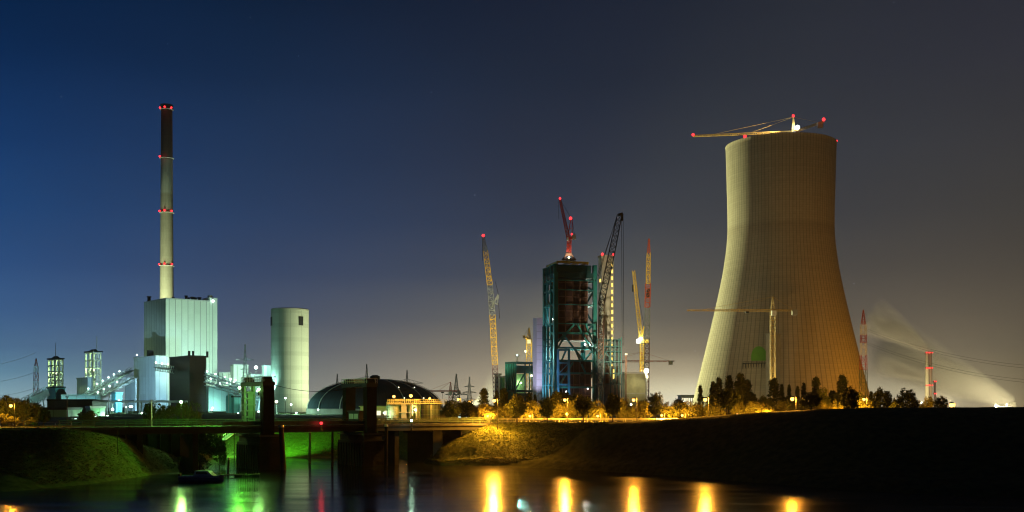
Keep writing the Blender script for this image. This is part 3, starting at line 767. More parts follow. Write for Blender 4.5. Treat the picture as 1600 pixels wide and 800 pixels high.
block('low_hall', 'long low bluish hall between the hopper and the conveyor', 'building', 104, 800, 96, 160, 620, 20, 'clad_annex')
block('low_hall', 'low dark hall with flat roof in front of the bluish hall', 'building', 108, 560, 74, 168, 628, 16, 'clad_dark', roof='roof_dark')
block('green_shed', 'green lit shed beside the round bush', 'building', 142, 430, 134, 164, 638, 25, 'clad_green')
block('filter_house', 'narrow pale filter house with teal side near the annex', 'building', 181, 700, 174, 191, 615, 40, 'clad_annex')
block('low_hall', 'small dark hall with a lit gutter behind the left trees', 'building', 70, 420, 40, 128, 640, 14, 'clad_green', roof='steel_dark')
for px, D, yt, r_, lb in ((107, 520, 629, 2.6, 'small dark round tank beside the dark hall door'), (121, 520, 627, 2.9, 'wider dark round tank next to the dark hall'), (136, 505, 630, 2.5, 'dark round tank nearest the green shed')):
    o = thing('storage_tank', lb, 'tank', (XX(px, D), D, GZ), 0, 'dark tanks by the dark hall'); hh = ZZ(yt, D) - GZ
    MB().lathe([(r_, -1), (r_, hh), (r_ * .5, hh + .7)], 20).build('tank_wall', M_['clad_dark'], o)
    MB().tube((r_ + .2, 0, 0), (r_ + .2, 0, hh + 1), .18, n=6).build('pipe', M_['galv'], o)

# conveyor galleries
def conveyor(label, p, q, w_, h_, lamps, m='galv', legs=(), covered=True, off=(0, -1.5)):
    p, q = Vector(p), Vector(q); t = thing('conveyor_gallery', label, 'conveyor', p, 0, 'conveyor galleries of the power station'); d = q - p
    g_ = MB(); g_.beam((0, 0, 0), d, w_, h_ if covered else 0.6); g_.build('gallery_tube', M_[m], t)
    tr = MB(); n = 14
    for s in (-1, 1):
        for k in range(n):
            a_, b_ = d * (k / n), d * ((k + 1) / n)
            o = Vector((0, s * w_ * .6, 0)); lo, hi = Vector((0, 0, -h_ * .8)), Vector((0, 0, h_ * .9))
            tr.beam(a_ + o + lo, b_ + o + lo, .35); tr.beam(a_ + o + hi, b_ + o + hi, .35)
            tr.beam(a_ + o + (lo if k % 2 else hi), b_ + o + (hi if k % 2 else lo), .28)
    tr.build('truss_frame', M_['galv'], t)
    for u in legs:
        c = d * u; lg = MB()
        for s in (-1, 1): lg.beam(c + Vector((s * 1.2, 0, 0)), Vector((c.x + s * 3, c.y, -p.z + GZ)), 0.6)
        lg.build('support_leg', M_['galv'], t)
    for u, pw, cl, mm in lamps:
        c = d * u + Vector((0, -w_ * .9 + off[1], h_ * .9 + 1.0))
        MB().sphere(c, 0.6, 8, 5).build('lamp_globe', M_[mm], t)
        if pw: point(t, c, pw * 1.6, cl, 0.62)
    return t
conveyor('covered conveyor climbing to the teal hopper building', P(36, 632, 740), P(75, 613, 750), 4, 4.5, [], 'galv', (.35, .7))
conveyor('lamp lit conveyor climbing to the bluish annex', P(130, 622, 800), P(206, 579, 870), 4, 3.0, [(u, 5500, HALIDE, 'halide') for u in (.15, .32, .43, .55, .66, .78)], 'galv', (.3, .6), False)
conveyor('second lamp lit conveyor just below, ending at the annex', P(150, 624, 780), P(208, 591, 850), 3, 2.6, [(u, 4500, HALIDE, 'halide') for u in (.1, .25, .4, .6)], 'galv', (.4,), False)
conveyor('short lit gallery from the annex to the dark brown tower', P(243, 574, 830), P(270, 578, 815), 4, 3.0, [(u, 260, WARMG, 'halide_warm') for u in (.15, .5, .85)], 'galv', (), False)
conveyor('upper lit conveyor descending from the brown tower to the pale hall', P(321, 586, 790), P(388, 607, 760), 3, 2.4, [(u, 2600, CYANW, 'halide') for u in (.08, .28, .5, .74, .95)], 'galv', (), False)
conveyor('lower lit conveyor descending towards the portal tower', P(321, 597, 775), P(420, 624, 740), 4, 3.0, [(u, 1300, CYANW, 'halide') for u in (.12, .38, .62, .85)], 'galv', (.5, .9), False)

# halls right of the brown tower
block('machine_hall', 'pale hall with stepped roof behind the upper lit conveyor', 'building', 342, 960, 334, 392, 583, 25, 'clad')
block('roof_house', 'small pale roof house with dark sloping skirt, nearer the boiler house', 'building', 365, 950, 360, 388, 571, 25, 'clad')
block('machine_hall', 'pale hall end with sloping roof beside the silo', 'building', 392, 940, 386, 424, 586, 25, 'clad')
block('roof_house', 'small pale roof house half hidden by the silo', 'building', 413, 930, 409, 425, 572, 25, 'clad')
block('turbine_hall', 'cyan panelled hall behind the parked tanks, right of the brown tower', 'building', 326, 850, 322, 378, 605, 20, 'clad_cyan')
block('turbine_hall', 'cyan panelled hall seen through the green portal tower', 'building', 380, 860, 376, 424, 612, 20, 'clad_cyan')
block('switch_house', 'blue grey narrow switch house in front of the cyan hall', 'building', 366, 640, 362, 375, 621, 35, 'clad_teal', roof='steel_dark')
block('switch_house', 'grey switch house beside the lattice leg of the portal tower', 'building', 393, 640, 389, 399, 634, 35, 'clad_dark', roof='steel_dark')
tk = thing('storage_tank', 'dark blue round tank standing beside the blue grey switch house', 'tank', (XX(359, 645), 645, GZ))
MB().lathe([(2.2, -1), (2.2, 10), (1, 11)], 20).build('tank_wall', M_['clad_teal'], tk); MB().tube((0, -2.6, 0), (0, -2.6, 12), .25).build('pipe', M_['galv'], tk)
tk = thing('pipe_bridge', 'low pipe rack on trestles in front of the annex buildings', 'pipe rack', (XX(172, 600), 600, GZ))
for k in range(6):
    q = MB(); x = k * 8.0; q.box(x, x + .5, 0, .5, 0, 5.5); q.box(x, x + .5, 3, 3.5, 0, 5.5); q.box(x, x + .5, 0, 3.5, 5.5, 6); q.build('trestle', M_['galv'], tk)
for y, z, r_ in ((.6, 6.4, .5), (1.8, 6.5, .6), (2.9, 6.3, .4)):
    MB().tube((-1, y, z), (42, y, z), r_).build('pipe', M_['galv'], tk)

# floodlights of the yard (each a mast with its own lamp)
def flood(label, px, py, D, target, power, col, m, angle=80, r=0.72, grp='yard floodlight masts', zg=GZ):
    top = P(px, py, D); zg = min(zg, top.z - 2)
    t = thing('floodlight_mast', label, 'floodlight', (top.x, D, zg), 0, grp); h = top.z - zg
    b = MB(); b.tube((0, 0, -.5), (0, 0, h), .35, .22, 8); b.build('mast', M_['galv'], t)
    b = MB(); b.box(-1.1, 1.1, -.25, .25, h - .2, h + .2); b.build('crossarm', M_['steel_dark'], t)
    b = MB(); b.sphere((0, 0, h + r), r, 8, 6); b.build('lamp_head', M_[m], t)
    d = (Vector(target) - top).normalized() * (r * 1.6)
    if power: spot(t, Vector((0, 0, h + r)) + d, target, power, col, angle, .7, r, (top.x, D, zg))
    return t
C0 = Vector((XX(290, 950), 950, 55)); CL = Vector((XX(235, 960), 960, 55))
flood('roof floodlight on the cyan hall end near the boiler house', 344, 599, 868, C0, 140000, (0.62, 1.0, 0.76), 'halide', 84, zg=ZZ(605, 868))
flood('roof floodlight in the middle of the cyan hall, under the lower conveyor', 366, 598, 858, C0 + Vector((8, 0, 22)), 330000, (0.62, 1.0, 0.74), 'halide', 95, zg=ZZ(605, 858))
flood('yard floodlight just right of the dark brown tower foot', 331, 642, 838, C0 + Vector((10, 0, -30)), 14000, (0.5, 1.0, 0.8), 'halide', 110)
flood('yard floodlight beside the filter house', 186, 628, 690, CL + Vector((0, 0, -30)), 26000, (0.10, 0.75, 0.95), 'halide', 100)
flood('yard floodlight at the foot of the lowest annex', 203, 637, 780, Vector((XX(221, 890), 890, 28)), 560000, (0.42, 0.80, 1.0), 'halide', 44)
flood('yard floodlight on a short mast beside the pipe rack', 206, 637, 760, Vector((XX(200, 890), 890, 24)), 1500, (0.6, 1.0, 0.9), 'halide', 120)
flood('yard floodlight low beside the willows', 176, 642, 560, Vector((XX(160, 800), 800, 24)), 14000, (0.5, 0.9, 1.0), 'halide', 110)
flood('yard floodlight near the green shed', 150, 652, 400, Vector((XX(150, 440), 440, 10)), 6000, (0.7, 1.0, 0.6), 'halide', 120, .5)
flood('floodlight between the portal tower and the silo foot', 432, 630, 560, Vector((XX(447, 700), 700, 36)), 42000, (0.35, 1.0, 0.70), 'halide_warm', 100)
flood('floodlight close to the left edge of the silo', 420, 616, 690, Vector((XX(430, 700), 700, 40)), 60000, (0.4, 1.0, 0.85), 'halide', 120)
flood('floodlight behind the dome shining back at the silo', 612, 634, 676, Vector((XX(470, 700), 700, 44)), 330000, (0.86, 1.0, 0.55), 'halide_warm', 70)
flood('bright floodlight at the edge of the dome', 490, 629, 560, Vector((XX(505, 600), 600, 14)), 40000, (0.9, 1.0, 0.7), 'halide_warm', 120)
flood('floodlight on the roof edge behind the portal tower', 400, 577, 915, Vector((XX(405, 935), 935, 45)), 25000, CYANW, 'halide', 140, 1.5)
flood('floodlight standing on the upper end of the pale hall', 360, 595, 880, Vector((XX(355, 960), 960, 42)), 40000, (0.55, 1.0, 0.75), 'halide', 130, 1.1)
flood('yard floodlight in front of the cyan hall', 374, 642, 770, Vector((XX(352, 850), 850, 18)), 90000, CYANW, 'halide', 62)
flood('yard floodlight seen through the green portal opening', 404, 645, 720, Vector((XX(402, 860), 860, 20)), 80000, CYANW, 'halide', 50)
flood('chimney floodlight behind the boiler house side wing', 228, 551, 1015, Vector((XX(260, CD), CD, 190)), 900000, (0.88, 1.0, 0.58), 'halide', 60, .8, zg=ZZ(560, 1015))
flood('second chimney floodlight near the annex roof edge', 214, 556, 1030, Vector((XX(260, CD), CD, 130)), 420000, (0.9, 1.0, 0.6), 'halide', 60, .8, zg=ZZ(566, 1030))
flood('floodlight lighting the pale block from below', 128, 634, 840, Vector((XX(138, 905), 905, 22)), 26000, (0.45, .95, 1.0), 'halide', 44)
flood('floodlight lighting the hopper building from below', 70, 641, 690, Vector((XX(82, 760), 760, 20)), 24000, (0.4, 1.0, 0.9), 'halide', 120)
# little yard lamps
k = 0
for px, py, D, lb in ((160, 640, 600, 'beside the pipe rack end'), (197, 636, 640, 'under the conveyor end'), (222, 645, 560, 'just left of the willows'), (332, 637, 700, 'by the cyan hall corner'), (343, 648, 600, 'low near the cyan hall foot'),
                      (372, 646, 600, 'next to the switch house'), (409, 632, 640, 'inside the green portal opening'), (412, 650, 500, 'lowest in the portal opening'), (446, 622, 560, 'against the silo wall'), (463, 645, 520, 'near the silo foot'),
                      (200, 652, 420, 'close behind the road railing'), (168, 650, 430, 'between the green shed and the road'), (118, 655, 330, 'behind the railing left of the round bush'), (497, 640, 500, 'on the apron beside the dome'), (455, 632, 540, 'halfway up a pole before the silo')):
    small_lamp('yard_lamp', 'small greenish white yard lamp ' + lb, px, py, D, HALIDE, 60000, 'halide', GZ, 0.55 * D / 640, 'yard lamp', 'small yard lamps of the old station')

# ================================================================== COAL DOME AND TANKS
M_['dome'] = shell('dome_sheeting', (0.018, 0.034, 0.048), 56, 2.6, 0.7, var=0.10, rd=0.10)
DD = 560; dx_ = XX(586, DD); dm = thing('coal_dome', 'wide dark blue domed coal store with pale rib stairs and a small cupola', 'dome', (dx_, DD, GZ))
DR = 105 / F * DD; DH = ZZ(593, DD) - GZ
def dome_pt(ang, t, o=0.0):       # t 0 rim .. 1 top
    r = DR * math.cos(t * math.pi / 2) ** 0.92; z = 2.5 + (DH - 2.5) * math.sin(t * math.pi / 2)
    return Vector((math.cos(ang) * (r + o), math.sin(ang) * (r + o), z + o))
q = MB(); n = 64
prof = [((dome_pt(0, k / 16)).x, (dome_pt(0, k / 16)).z) for k in range(16)] + [(0.6, DH)]
q.lathe([(DR, -1)] + prof, n); q.build('dome_shell', M_['dome'], dm, smooth=True)
for deg in (-160, -135, -112, -86, -58, -38, -18, 5):
    a_ = R(deg); q = MB(); pv = None
    for k in range(15):
        c = dome_pt(a_, k / 15 * .97, .25)
        if pv is not None: q.beam(pv, c, .38, .3)
        pv = c
    q.build('rib_stair', M_['galv'], dm)
    for k in ((3, 7) if deg in (-58, -38) else ()):
        c = dome_pt(a_, k / 15 * .97, 0.9); MB().sphere(c, .2, 6, 4).build('stair_lamp', M_['halide_warm'], dm)
q = MB(); q.lathe([(2.6, DH - .6), (2.6, DH + 1.6), (1.2, DH + 2.3)], 14); q.build('cupola', M_['steel_dark'], dm)
q = MB(); q.lathe([(DR + .3, -1), (DR + .3, 2.6), (DR - 1, 2.9)], n, cap_top=False); q.build('rim_wall', M_['conc'], dm)

TD = 322
def round_tank(label, px, r_px, yt, D, m):
    r_ = r_px / F * D; o = thing('storage_tank', label, 'tank', (XX(px, D), D, GZ), 0, 'lit tanks by the bridge'); hh = ZZ(yt, D) - GZ
    MB().lathe([(r_, -1), (r_, hh), (r_ * .7, hh + .25)], 28).build('tank_wall', M_[m], o)
    rl = MB()
    for k in range(22):
        a_ = 2 * math.pi * k / 22; c = (math.cos(a_) * r_, math.sin(a_) * r_)
        rl.beam((c[0], c[1], hh), (c[0], c[1], hh + 1.1), .07)
        b_ = 2 * math.pi * (k + 1) / 22; e_ = (math.cos(b_) * r_, math.sin(b_) * r_)
        for z in (.55, 1.1): rl.beam((*c, hh + z), (*e_, hh + z), .06)
    rl.build('railing', M_['galv'], o)
    rg = MB()
    for z in (.3, .65): rg.lathe([(r_ + .02, hh * z), (r_ + .12, hh * z + .08), (r_ + .02, hh * z + .16)], 28, cap_top=False)
    rg.build('hoop_ring', M_['galv'], o)
    return o
round_tank('pale corrugated round tank nearest the black portal tower', 615.5, 11.5, 634, TD, 'tank')
round_tank('larger corrugated round tank lit yellow, furthest from the portal tower', 673, 17, 633, TD + 6, 'tank')
pw = thing('pump_house', 'pump house on columns with a railed roof between the two lit tanks', 'pump house', (XX(641, TD), TD, GZ))
q = MB(); q.box(-2.4, -0.9, -2.5, 2.5, -.5, 4.4); q.build('wall', M_['conc'], pw)
for x in (0.1, 2.6):
    q = MB(); q.box(x, x + .35, -2.4, -2.0, -.5, 4.4); q.build('column', M_['conc'], pw)
q = MB(); q.box(-6.5, 3.2, -3.0, 3.2, 4.4, 4.8); q.box(-3, 3.0, -2.8, 3, 1.9, 2.15); q.build('platform', M_['conc'], pw)
q = MB()
for k in range(18):
    x = -6.4 + k * 9.5 / 17; q.beam((x, -2.9, 4.8), (x, -2.9, 5.9), .07)
for z in (5.1, 5.5, 5.9): q.beam((-6.4, -2.9, z), (3.1, -2.9, z), .07)
q.build('railing', M_['galv'], pw)
q = MB(); q.tube((0.9, -2.9, 4.4), (0.9, -2.9, 1.0), .16); q.tube((0.9, -2.9, 3.9), (2.2, -2.9, 3.9), .16); q.tube((2.2, -2.9, 3.9), (2.2, -2.9, 0), .16); q.build('pipe', M_['white'], pw)
q = MB(); q.box(-2.0, 3, 1.5, 1.8, 0, 4.3); q.build('back_wall', M_['clad_green'], pw)
pf = thing('tank_walkway', 'lit railed walkway over the larger corrugated tank', 'walkway', (XX(672, TD - 4), TD - 4, GZ))
q = MB(); q.box(-4.6, 4.8, -.6, .6, 4.6, 4.8); q.build('deck', M_['galv'], pf)
q = MB()
for k in range(16): q.beam((-4.5 + k * .62, -.55, 4.8), (-4.5 + k * .62, -.55, 5.8), .06)
for z in (5.3, 5.8): q.beam((-4.5, -.55, z), (4.7, -.55, z), .06)
q.build('railing', M_['galv'], pf)
for x in (-4.2, 0.2, 4.4):
    q = MB(); q.box(x, x + .25, -.12, .12, 0, 4.6); q.build('support_leg', M_['galv'], pf)
cs = thing('harbour_shed', 'low white lit shed with warm windows beside the black portal tower', 'shed', (XX(590, 345), 345, GZ))
q = MB(); q.box(-5.5, 4.5, 0, 5, -.5, 3.6); q.build('wall', M_['white'], cs); q = MB(); q.box(-5.9, 4.9, -.4, 5.4, 3.6, 3.95); q.build('roof', M_['galv'], cs)
for x in (-3.4, -0.6, 2.1):
    q = MB(); q.box(x, x + 1.6, -.04, -.01, 1.0, 2.4); q.build('window', M_['lit_office'], cs)
small_lamp('tank_lamp', 'sodium lamp on the roof corner of the pump house', 615.5, 619.5, TD - 6, SODIUM, 15000, 'sodium', GZ, .42, 'lamp', 'sodium lamps above the tanks')
small_lamp('tank_lamp', 'brightest sodium lamp above the pump house middle', 642, 618.5, TD - 6, SODIUM, 19000, 'sodium', GZ, .48, 'lamp', 'sodium lamps above the tanks')
small_lamp('tank_lamp', 'dimmer sodium lamp above the larger corrugated tank', 671.5, 622.5, TD - 7, SODIUM, 15000, 'sodium', GZ, .33, 'lamp', 'sodium lamps above the tanks')
small_lamp('yard_lamp', 'pale green lamp low between the pale tank and the shed', 600, 645, 318, (0.65, 1.0, 0.55), 8000, 'halide', GZ, .28)
small_lamp('yard_lamp', 'warm lamp under the pump house platform', 648, 640, TD - 5, (1.0, .8, .35), 4000, 'halide_warm', GZ, .25)
gl = thing('guard_rail_building', 'low glasshouse front with two pale lit doors beside the road', 'kiosk', (XX(722, 268), 268, GZ))
q = MB(); q.box(-5.5, 4.5, 0, 3, -.3, 2.7); q.build('wall', M_['conc_dark'], gl); q = MB(); q.box(-5.8, 4.8, -.3, 3.3, 2.7, 2.95); q.build('roof', M_['galv'], gl)
for x in (-0.9, 0.7):
    q = MB(); q.box(x, x + .6, -.05, -.01, .9, 2.3); q.build('door', M_['lit_cyan'], gl)
gl.name = 'kiosk'

# ================================================================== PYLONS AND MASTS
def pylon(label, px, yt, D, arms, m='steel_green', yb=None, w=7.0, group='high voltage pylons on the horizon', t=.5):
    x = XX(px, D); o = thing('power_pylon', label, 'pylon', (x, D, GZ), 0, group); h = ZZ(yt, D) - GZ
    q = MB(); q.lattice((0, 0, -1), (0, 0, h * .62), w, w * .32, 7, t); q.lattice((0, 0, h * .62), (0, 0, h), w * .32, .5, 6, t * .8); q.build('lattice_body', M_[m], o)
    for f, half in arms:
        z = h * f; a_ = MB()
        for s in (-1, 1):
            a_.beam((0, -w * .12, z), (s * half, 0, z + .3), t * .8); a_.beam((0, w * .12, z), (s * half, 0, z + .3), t * .8); a_.beam((0, 0, z + half * .28), (s * half, 0, z + .4), t * .7)
            for k in (.25, .5, .75): a_.beam((s * half * k, 0, z), (s * half * (k - .12), 0, z + half * .28 * (1 - k)), t * .6)
        a_.build('crossarm_lattice', M_[m], o)
    return o
pylon('green lit lattice pylon standing between the boiler house and the silo', 383, 538, 870, [(.76, 7.2), (.62, 4)], 'galv', t=.34)
pylon('pylon with wide drooping crossarms rising behind the dome top', 573, 569, 1250, [(.62, 21)], 'pylon', w=9, t=.6)
pylon('pylon at the right shoulder of the dome', 636, 578, 1300, [(.66, 19)], 'pylon', w=9, t=.6)
pylon('pylon at the left shoulder of the dome', 527, 584, 1400, [(.6, 15)], 'pylon', w=9, t=.6)
pylon('tapered dark pylon next to the small tower crane', 713, 584, 1100, [(.42, 11)], 'pylon', w=11, t=.7)
pylon('thin pale pylon with three short crossarms before the first lattice boom', 733.5, 589, 1100, [(.70, 5), (.52, 7), (.3, 8)], 'white', w=7, t=.6)
def striped_mast(label, px, yt, D, segs, w, arms):
    x = XX(px, D); o = thing('striped_mast', label, 'mast', (x, D, GZ)); h = ZZ(yt, D) - GZ
    for (f0, f1, m, n) in segs:
        q = MB(); q.lattice((0, 0, h * f0 - (1 if f0 == 0 else 0)), (0, 0, h * f1), w * (1 - .45 * f0) if f0 < .83 else w * .5, w * (1 - .45 * f1) if f1 < .9 else .3, n, .24, .17); q.build('lattice_section', M_[m], o)
    return o
striped_mast('red and white lattice mast to the right of the cooling tower', 1349, 484, 640,
    [(0, .42, 'steel_green', 7), (.42, .56, 'redwhite_r', 3), (.56, .68, 'white', 3), (.68, .76, 'redwhite_r', 2), (.76, .86, 'white', 2), (.86, 1, 'redwhite_r', 3)], 4.2, [])
striped_mast('red and white lattice mast at the far left, left of the hopper building', 56.5, 560, 800,
    [(0, .3, 'white', 4), (.3, .44, 'redwhite_r', 2), (.44, .58, 'white', 2), (.58, .74, 'redwhite_r', 2), (.74, .86, 'white', 2), (.86, 1, 'redwhite_r', 2)], 3.6, [])
ML = P(1349, 500, 640)
for k, (y0, y1, lb) in enumerate(((512, 556, 'topmost'), (515, 561, 'second'), (533, 579, 'third'), (536, 584, 'lowest'))):
    wire('power_line', 'dark power line sagging away from the right striped mast, %s of four' % lb, P(1350, y0, 640), P(1690, y1 + 18, 560), 6.0, .055, M_['steel_dark'], 'power line', 'power lines on the striped mast', 16)
for k, (y0, y1, lb) in enumerate(((545, 568, 'upper'), (575, 592, 'middle'), (600, 612, 'lower'))):
    wire('power_line', 'pale lit power line running left from the far left mast, %s one' % lb, P(56, y0 + 6, 800), P(-60, y1 + 6, 700), 3.0, .10, M_['galv'], 'power line', 'power lines on the far left mast', 10)

# ================================================================== CONSTRUCTION SITE
def beacon(par, pos, r=.75, power=0):
    o = MB().sphere(pos, r, 8, 5).build('beacon', M_['red_lamp'], par)
    if power: point(par, pos, power * .12, REDL, r * 1.02)
    return o
def boom(name, label, D, segs, strut=(), rope=(), beacons=(), D1=None, cat='crane', t=.30):
    """Tall lattice boom in painted sections between picture heights; each section a part."""
    D1 = D1 or D
    base = P(segs[0][0], segs[0][1], D); base.z = GZ
    o = thing(name, label, cat, base)
    for (x0, y0, x1, y1, w0, w1, n, m) in segs:
        q = MB(); a_, b_ = P(x0, y0, D) - base, P(x1, y1, D) - base
        q.lattice(a_, b_, w0 / F * D, w1 / F * D, n, t, t * .75); q.build('boom_lattice', M_[m], o)
    for (x0, y0, x1, y1, r_, m) in strut:
        q = MB(); q.beam(P(x0, y0, D) - base, P(x1, y1, D) - base, r_); q.build('strut', M_[m], o)
    for (x0, y0, x1, y1, r_) in rope:
        q = MB(); q.tube(P(x0, y0, D) - base + Vector((0, -.6, 0)), P(x1, y1, D) - base + Vector((0, -.6, 0)), r_, n=5); q.build('rope', M_['steel_dark'], o)
    for (x0, y0, r_, pw_) in beacons: beacon(o, P(x0, y0, D) - base, r_, pw_)
    return o, base
c1, cb = boom('crawler_crane', 'tall slanted lattice boom in yellow and grey sections, left of the white concrete slab', 560,
    [(775, 625, 773.5, 570, 8, 8, 8, 'purple_steel'), (773.5, 570, 769.5, 492, 8.5, 8.5, 11, 'yellow'), (769.5, 492, 765.5, 445, 8.5, 8, 7, 'grey_steel'), (765.5, 445, 758.5, 392, 8, 7, 8, 'yellow'), (758.5, 392, 755, 370, 6, 3, 4, 'grey_steel')],
    [(767, 482, 779, 460, .9, 'grey_steel'), (766, 470, 778, 476, .7, 'grey_steel'), (779, 460, 777, 474, .6, 'grey_steel')], [(779, 461, 774, 440, .12), (779, 474, 780.5, 498, .15), (754, 374, 754, 408, .12)], [(755, 368, .75, 4000)])
crw = MB(); crw.box(-4, 5, -3.5, 3.5, 1.2, 4.2); crw.build('superstructure', M_['yellow'], c1)
for y in (-3.6, 2.2):
    q = MB(); q.prism([(-5, .2), (-4.2, -.3), (4.2, -.3), (5, .2), (5, 1), (4.2, 1.4), (-4.2, 1.4), (-5, 1)], y, y + 1.4); q.build('crawler_track', M_['steel_dark'], c1)
c4, cb = boom('crawler_crane', 'black lattice boom leaning over the windowed concrete tower with hanging ropes', 500,
    [(938, 628, 938.5, 560, 8, 8, 8, 'black_steel'), (938.5, 560, 940, 468, 8, 8, 11, 'brown_steel'), (939, 476, 958, 385, 9, 9, 11, 'black_steel'), (958, 385, 968, 336, 9, 7, 6, 'black_steel')],
    [(966, 336, 973, 334, 1.2, 'black_steel'), (972, 334, 972, 345, 1.1, 'black_steel')], [(971, 340, 972, 540, .10), (973.5, 340, 974.5, 540, .10), (935, 432, 963, 340, .12), (930, 440, 962, 345, .1)], [], t=.27)
c6, cb = boom('crawler_crane', 'tallest upright lattice boom, reddish brown, beside the yellow luffing crane', 590,
    [(1010, 625, 1011, 530, 7, 7, 13, 'brown_steel'), (1011, 530, 1011.5, 480, 7, 7, 7, 'grey_steel'), (1011.5, 480, 1012.5, 443, 7.5, 7.5, 5, 'redwhite_r'), (1012.5, 443, 1013.5, 395, 6, 5, 7, 'yellow'), (1013.5, 395, 1014, 373, 4, 1.5, 4, 'redwhite_r')],
    [(1012, 465, 1013, 452, 1.6, 'steel_dark')], [], [])
c5, cb = boom('luffing_crane', 'yellow luffing crane with raised jib and a white cab lamp, left of the brown boom', 610,
    [(1003, 618, 1003, 531, 6, 6, 12, 'yellow'), (1002, 534, 996, 480, 5, 5, 8, 'yellow'), (996, 480, 990, 423, 4.6, 3.4, 9, 'yellow')],
    [(1003, 531, 1006, 510, .7, 'yellow'), (1001, 531, 1006, 510, .6, 'yellow')], [(1006, 510, 991, 425, .1), (988.5, 445, 988.5, 456, .5)], [])
q = MB(); q.box(-2.8, 3.6, -1.6, 1.6, ZZ(536, 610) - GZ, ZZ(531, 610) - GZ); q.build('slewing_platform', M_['yellow'], c5)
q = MB(); q.box(-3.4, -1.2, -2.4, -.8, ZZ(537, 610) - GZ, ZZ(530, 610) - GZ); q.build('cab', M_['white'], c5)
lp = P(1000, 530, 610) - cb + Vector((0, -3.2, 0)); MB().sphere(lp, 1.0).build('cab_lamp', M_['coolwhite'], c5); point(c5, lp, 16000, WHITE, 1.02)
point(c5, P(1006, 590, 610) - cb + Vector((0, -14, 0)), 150000, (1, .82, .35), .82); MB().sphere(P(1006, 590, 610) - cb + Vector((0, -14, 0)), .8).build('crane_fill_lamp', M_['halide_warm'], c5)

def tower_crane(name, label, px, D, yb, yj, yt, pxl, pxr, m, mw=6, jd=None, cw=6, Dl=None, Dr=None, t=.28, counter_r=True, jh=6):
    """Hammerhead crane: lattice mast, jib, counter jib, cat head, tie bars, cab, counterweight."""
    base = P(px, yb, D); o = thing(name, label, 'crane', base); s = D / F
    Dl, Dr = Dl or D, Dr or D
    zj = ZZ(yj, D); top = Vector((0, 0, ZZ(yt, D) - base.z)); J = Vector((0, 0, zj - base.z))
    pl = Vector((XX(pxl, Dl), Dl, zj)) - base; pr = Vector((XX(pxr, Dr), Dr, zj)) - base
    q = MB(); q.lattice((0, 0, 0), J, mw * s, mw * s, max(6, int(J.z / (mw * s * 1.1))), t, t * .75); q.build('mast_lattice', M_[m], o)
    jib, cj = (pl, pr) if (pl.length > pr.length) else (pr, pl)
    q = MB(); q.lattice(J, jib, jh * .55 * s * 1.2, jh * .35 * s, max(8, int((jib - J).length / 2.6)), t, t * .7); jl = q.build('jib_lattice', M_[m], o)
    q = MB(); q.lattice(J, cj, jh * .5 * s, jh * .4 * s, 5, t, t * .7); cl_ = q.build('counter_jib_lattice', M_[m], o)
    q = MB(); q.lattice(J, top, mw * .8 * s, .4, 5, t, t * .7); q.build('cat_head_lattice', M_[m], o)
    q = MB(); q.beam(top, J.lerp(jib, .42) + Vector((0, 0, .6)), t * .5); q.beam(top, J.lerp(jib, .8) + Vector((0, 0, .5)), t * .5); q.beam(top, J.lerp(cj, .9), t * .5); q.build('tie_bar', M_[m], o)
    d = (cj - J).normalized(); c = J.lerp(cj, .88)
    q = MB(); q.box(c.x - cw * s * .5, c.x + cw * s * .5, c.y - 1.3, c.y + 1.3, c.z - cw * s * .9, c.z + .4); q.build('counterweight', M_['conc'], cl_)
    q = MB(); q.box(-1.2, 1.2, -mw * s * .5 - 2.0, -mw * s * .5, J.z - 3.0, J.z - .3); q.build('cab', M_['white'], o)
    tr = J.lerp(jib, .3); q = MB(); q.box(tr.x - 1, tr.x + 1, tr.y - .7, tr.y + .7, tr.z - 1.4, tr.z - .6); q.tube(tr + Vector((0, 0, -1)), tr + Vector((0, 0, -5.5)), .1, n=5); q.build('trolley', M_['steel_dark'], jl)
    return o, base, J, jib, cj, top
tower_crane('tower_crane', 'small distant tower crane with red mast and lit counterweight behind the dome', 704, 780, 640, 611, 597, 662, 719, 'redwhite_r', 5, cw=5, t=.3, jh=4)[0]
ycr = tower_crane('tower_crane', 'yellow tower crane seen end on behind the white concrete slab', 826.5, 720, 640, 530, 512, 818, 829, 'yellow', 8, Dl=690, Dr=760, cw=3, t=.35, jh=5)
lpq = Vector((-2.5, -14, 38)); MB().sphere(lpq, .5).build('crane_fill_lamp', M_['halide_warm'], ycr[0]); q = MB(); q.beam(lpq + Vector((0, 0, -.5)), Vector((0, 0, 36)), .25); q.build('lamp_bracket', M_['galv'], ycr[0]); point(ycr[0], lpq, 90000, (1, .85, .35), .52)  # lamp and bracket added to brighten the yellow crane
oc = tower_crane('tower_crane', 'far orange tower crane whose jib shows past the grey block', 1003, 900, 640, 564.5, 550, 905, 1054, 'redwhite_r', 4, cw=6, t=.3, jh=4)
# lamps that light these cranes and the site
def site_flood(label, px, py, D, target, power, col, m, angle=90, r=.9, zg=GZ): return flood(label, px, py, D, target, power, col, m, angle, r, 'construction site floodlights', zg)

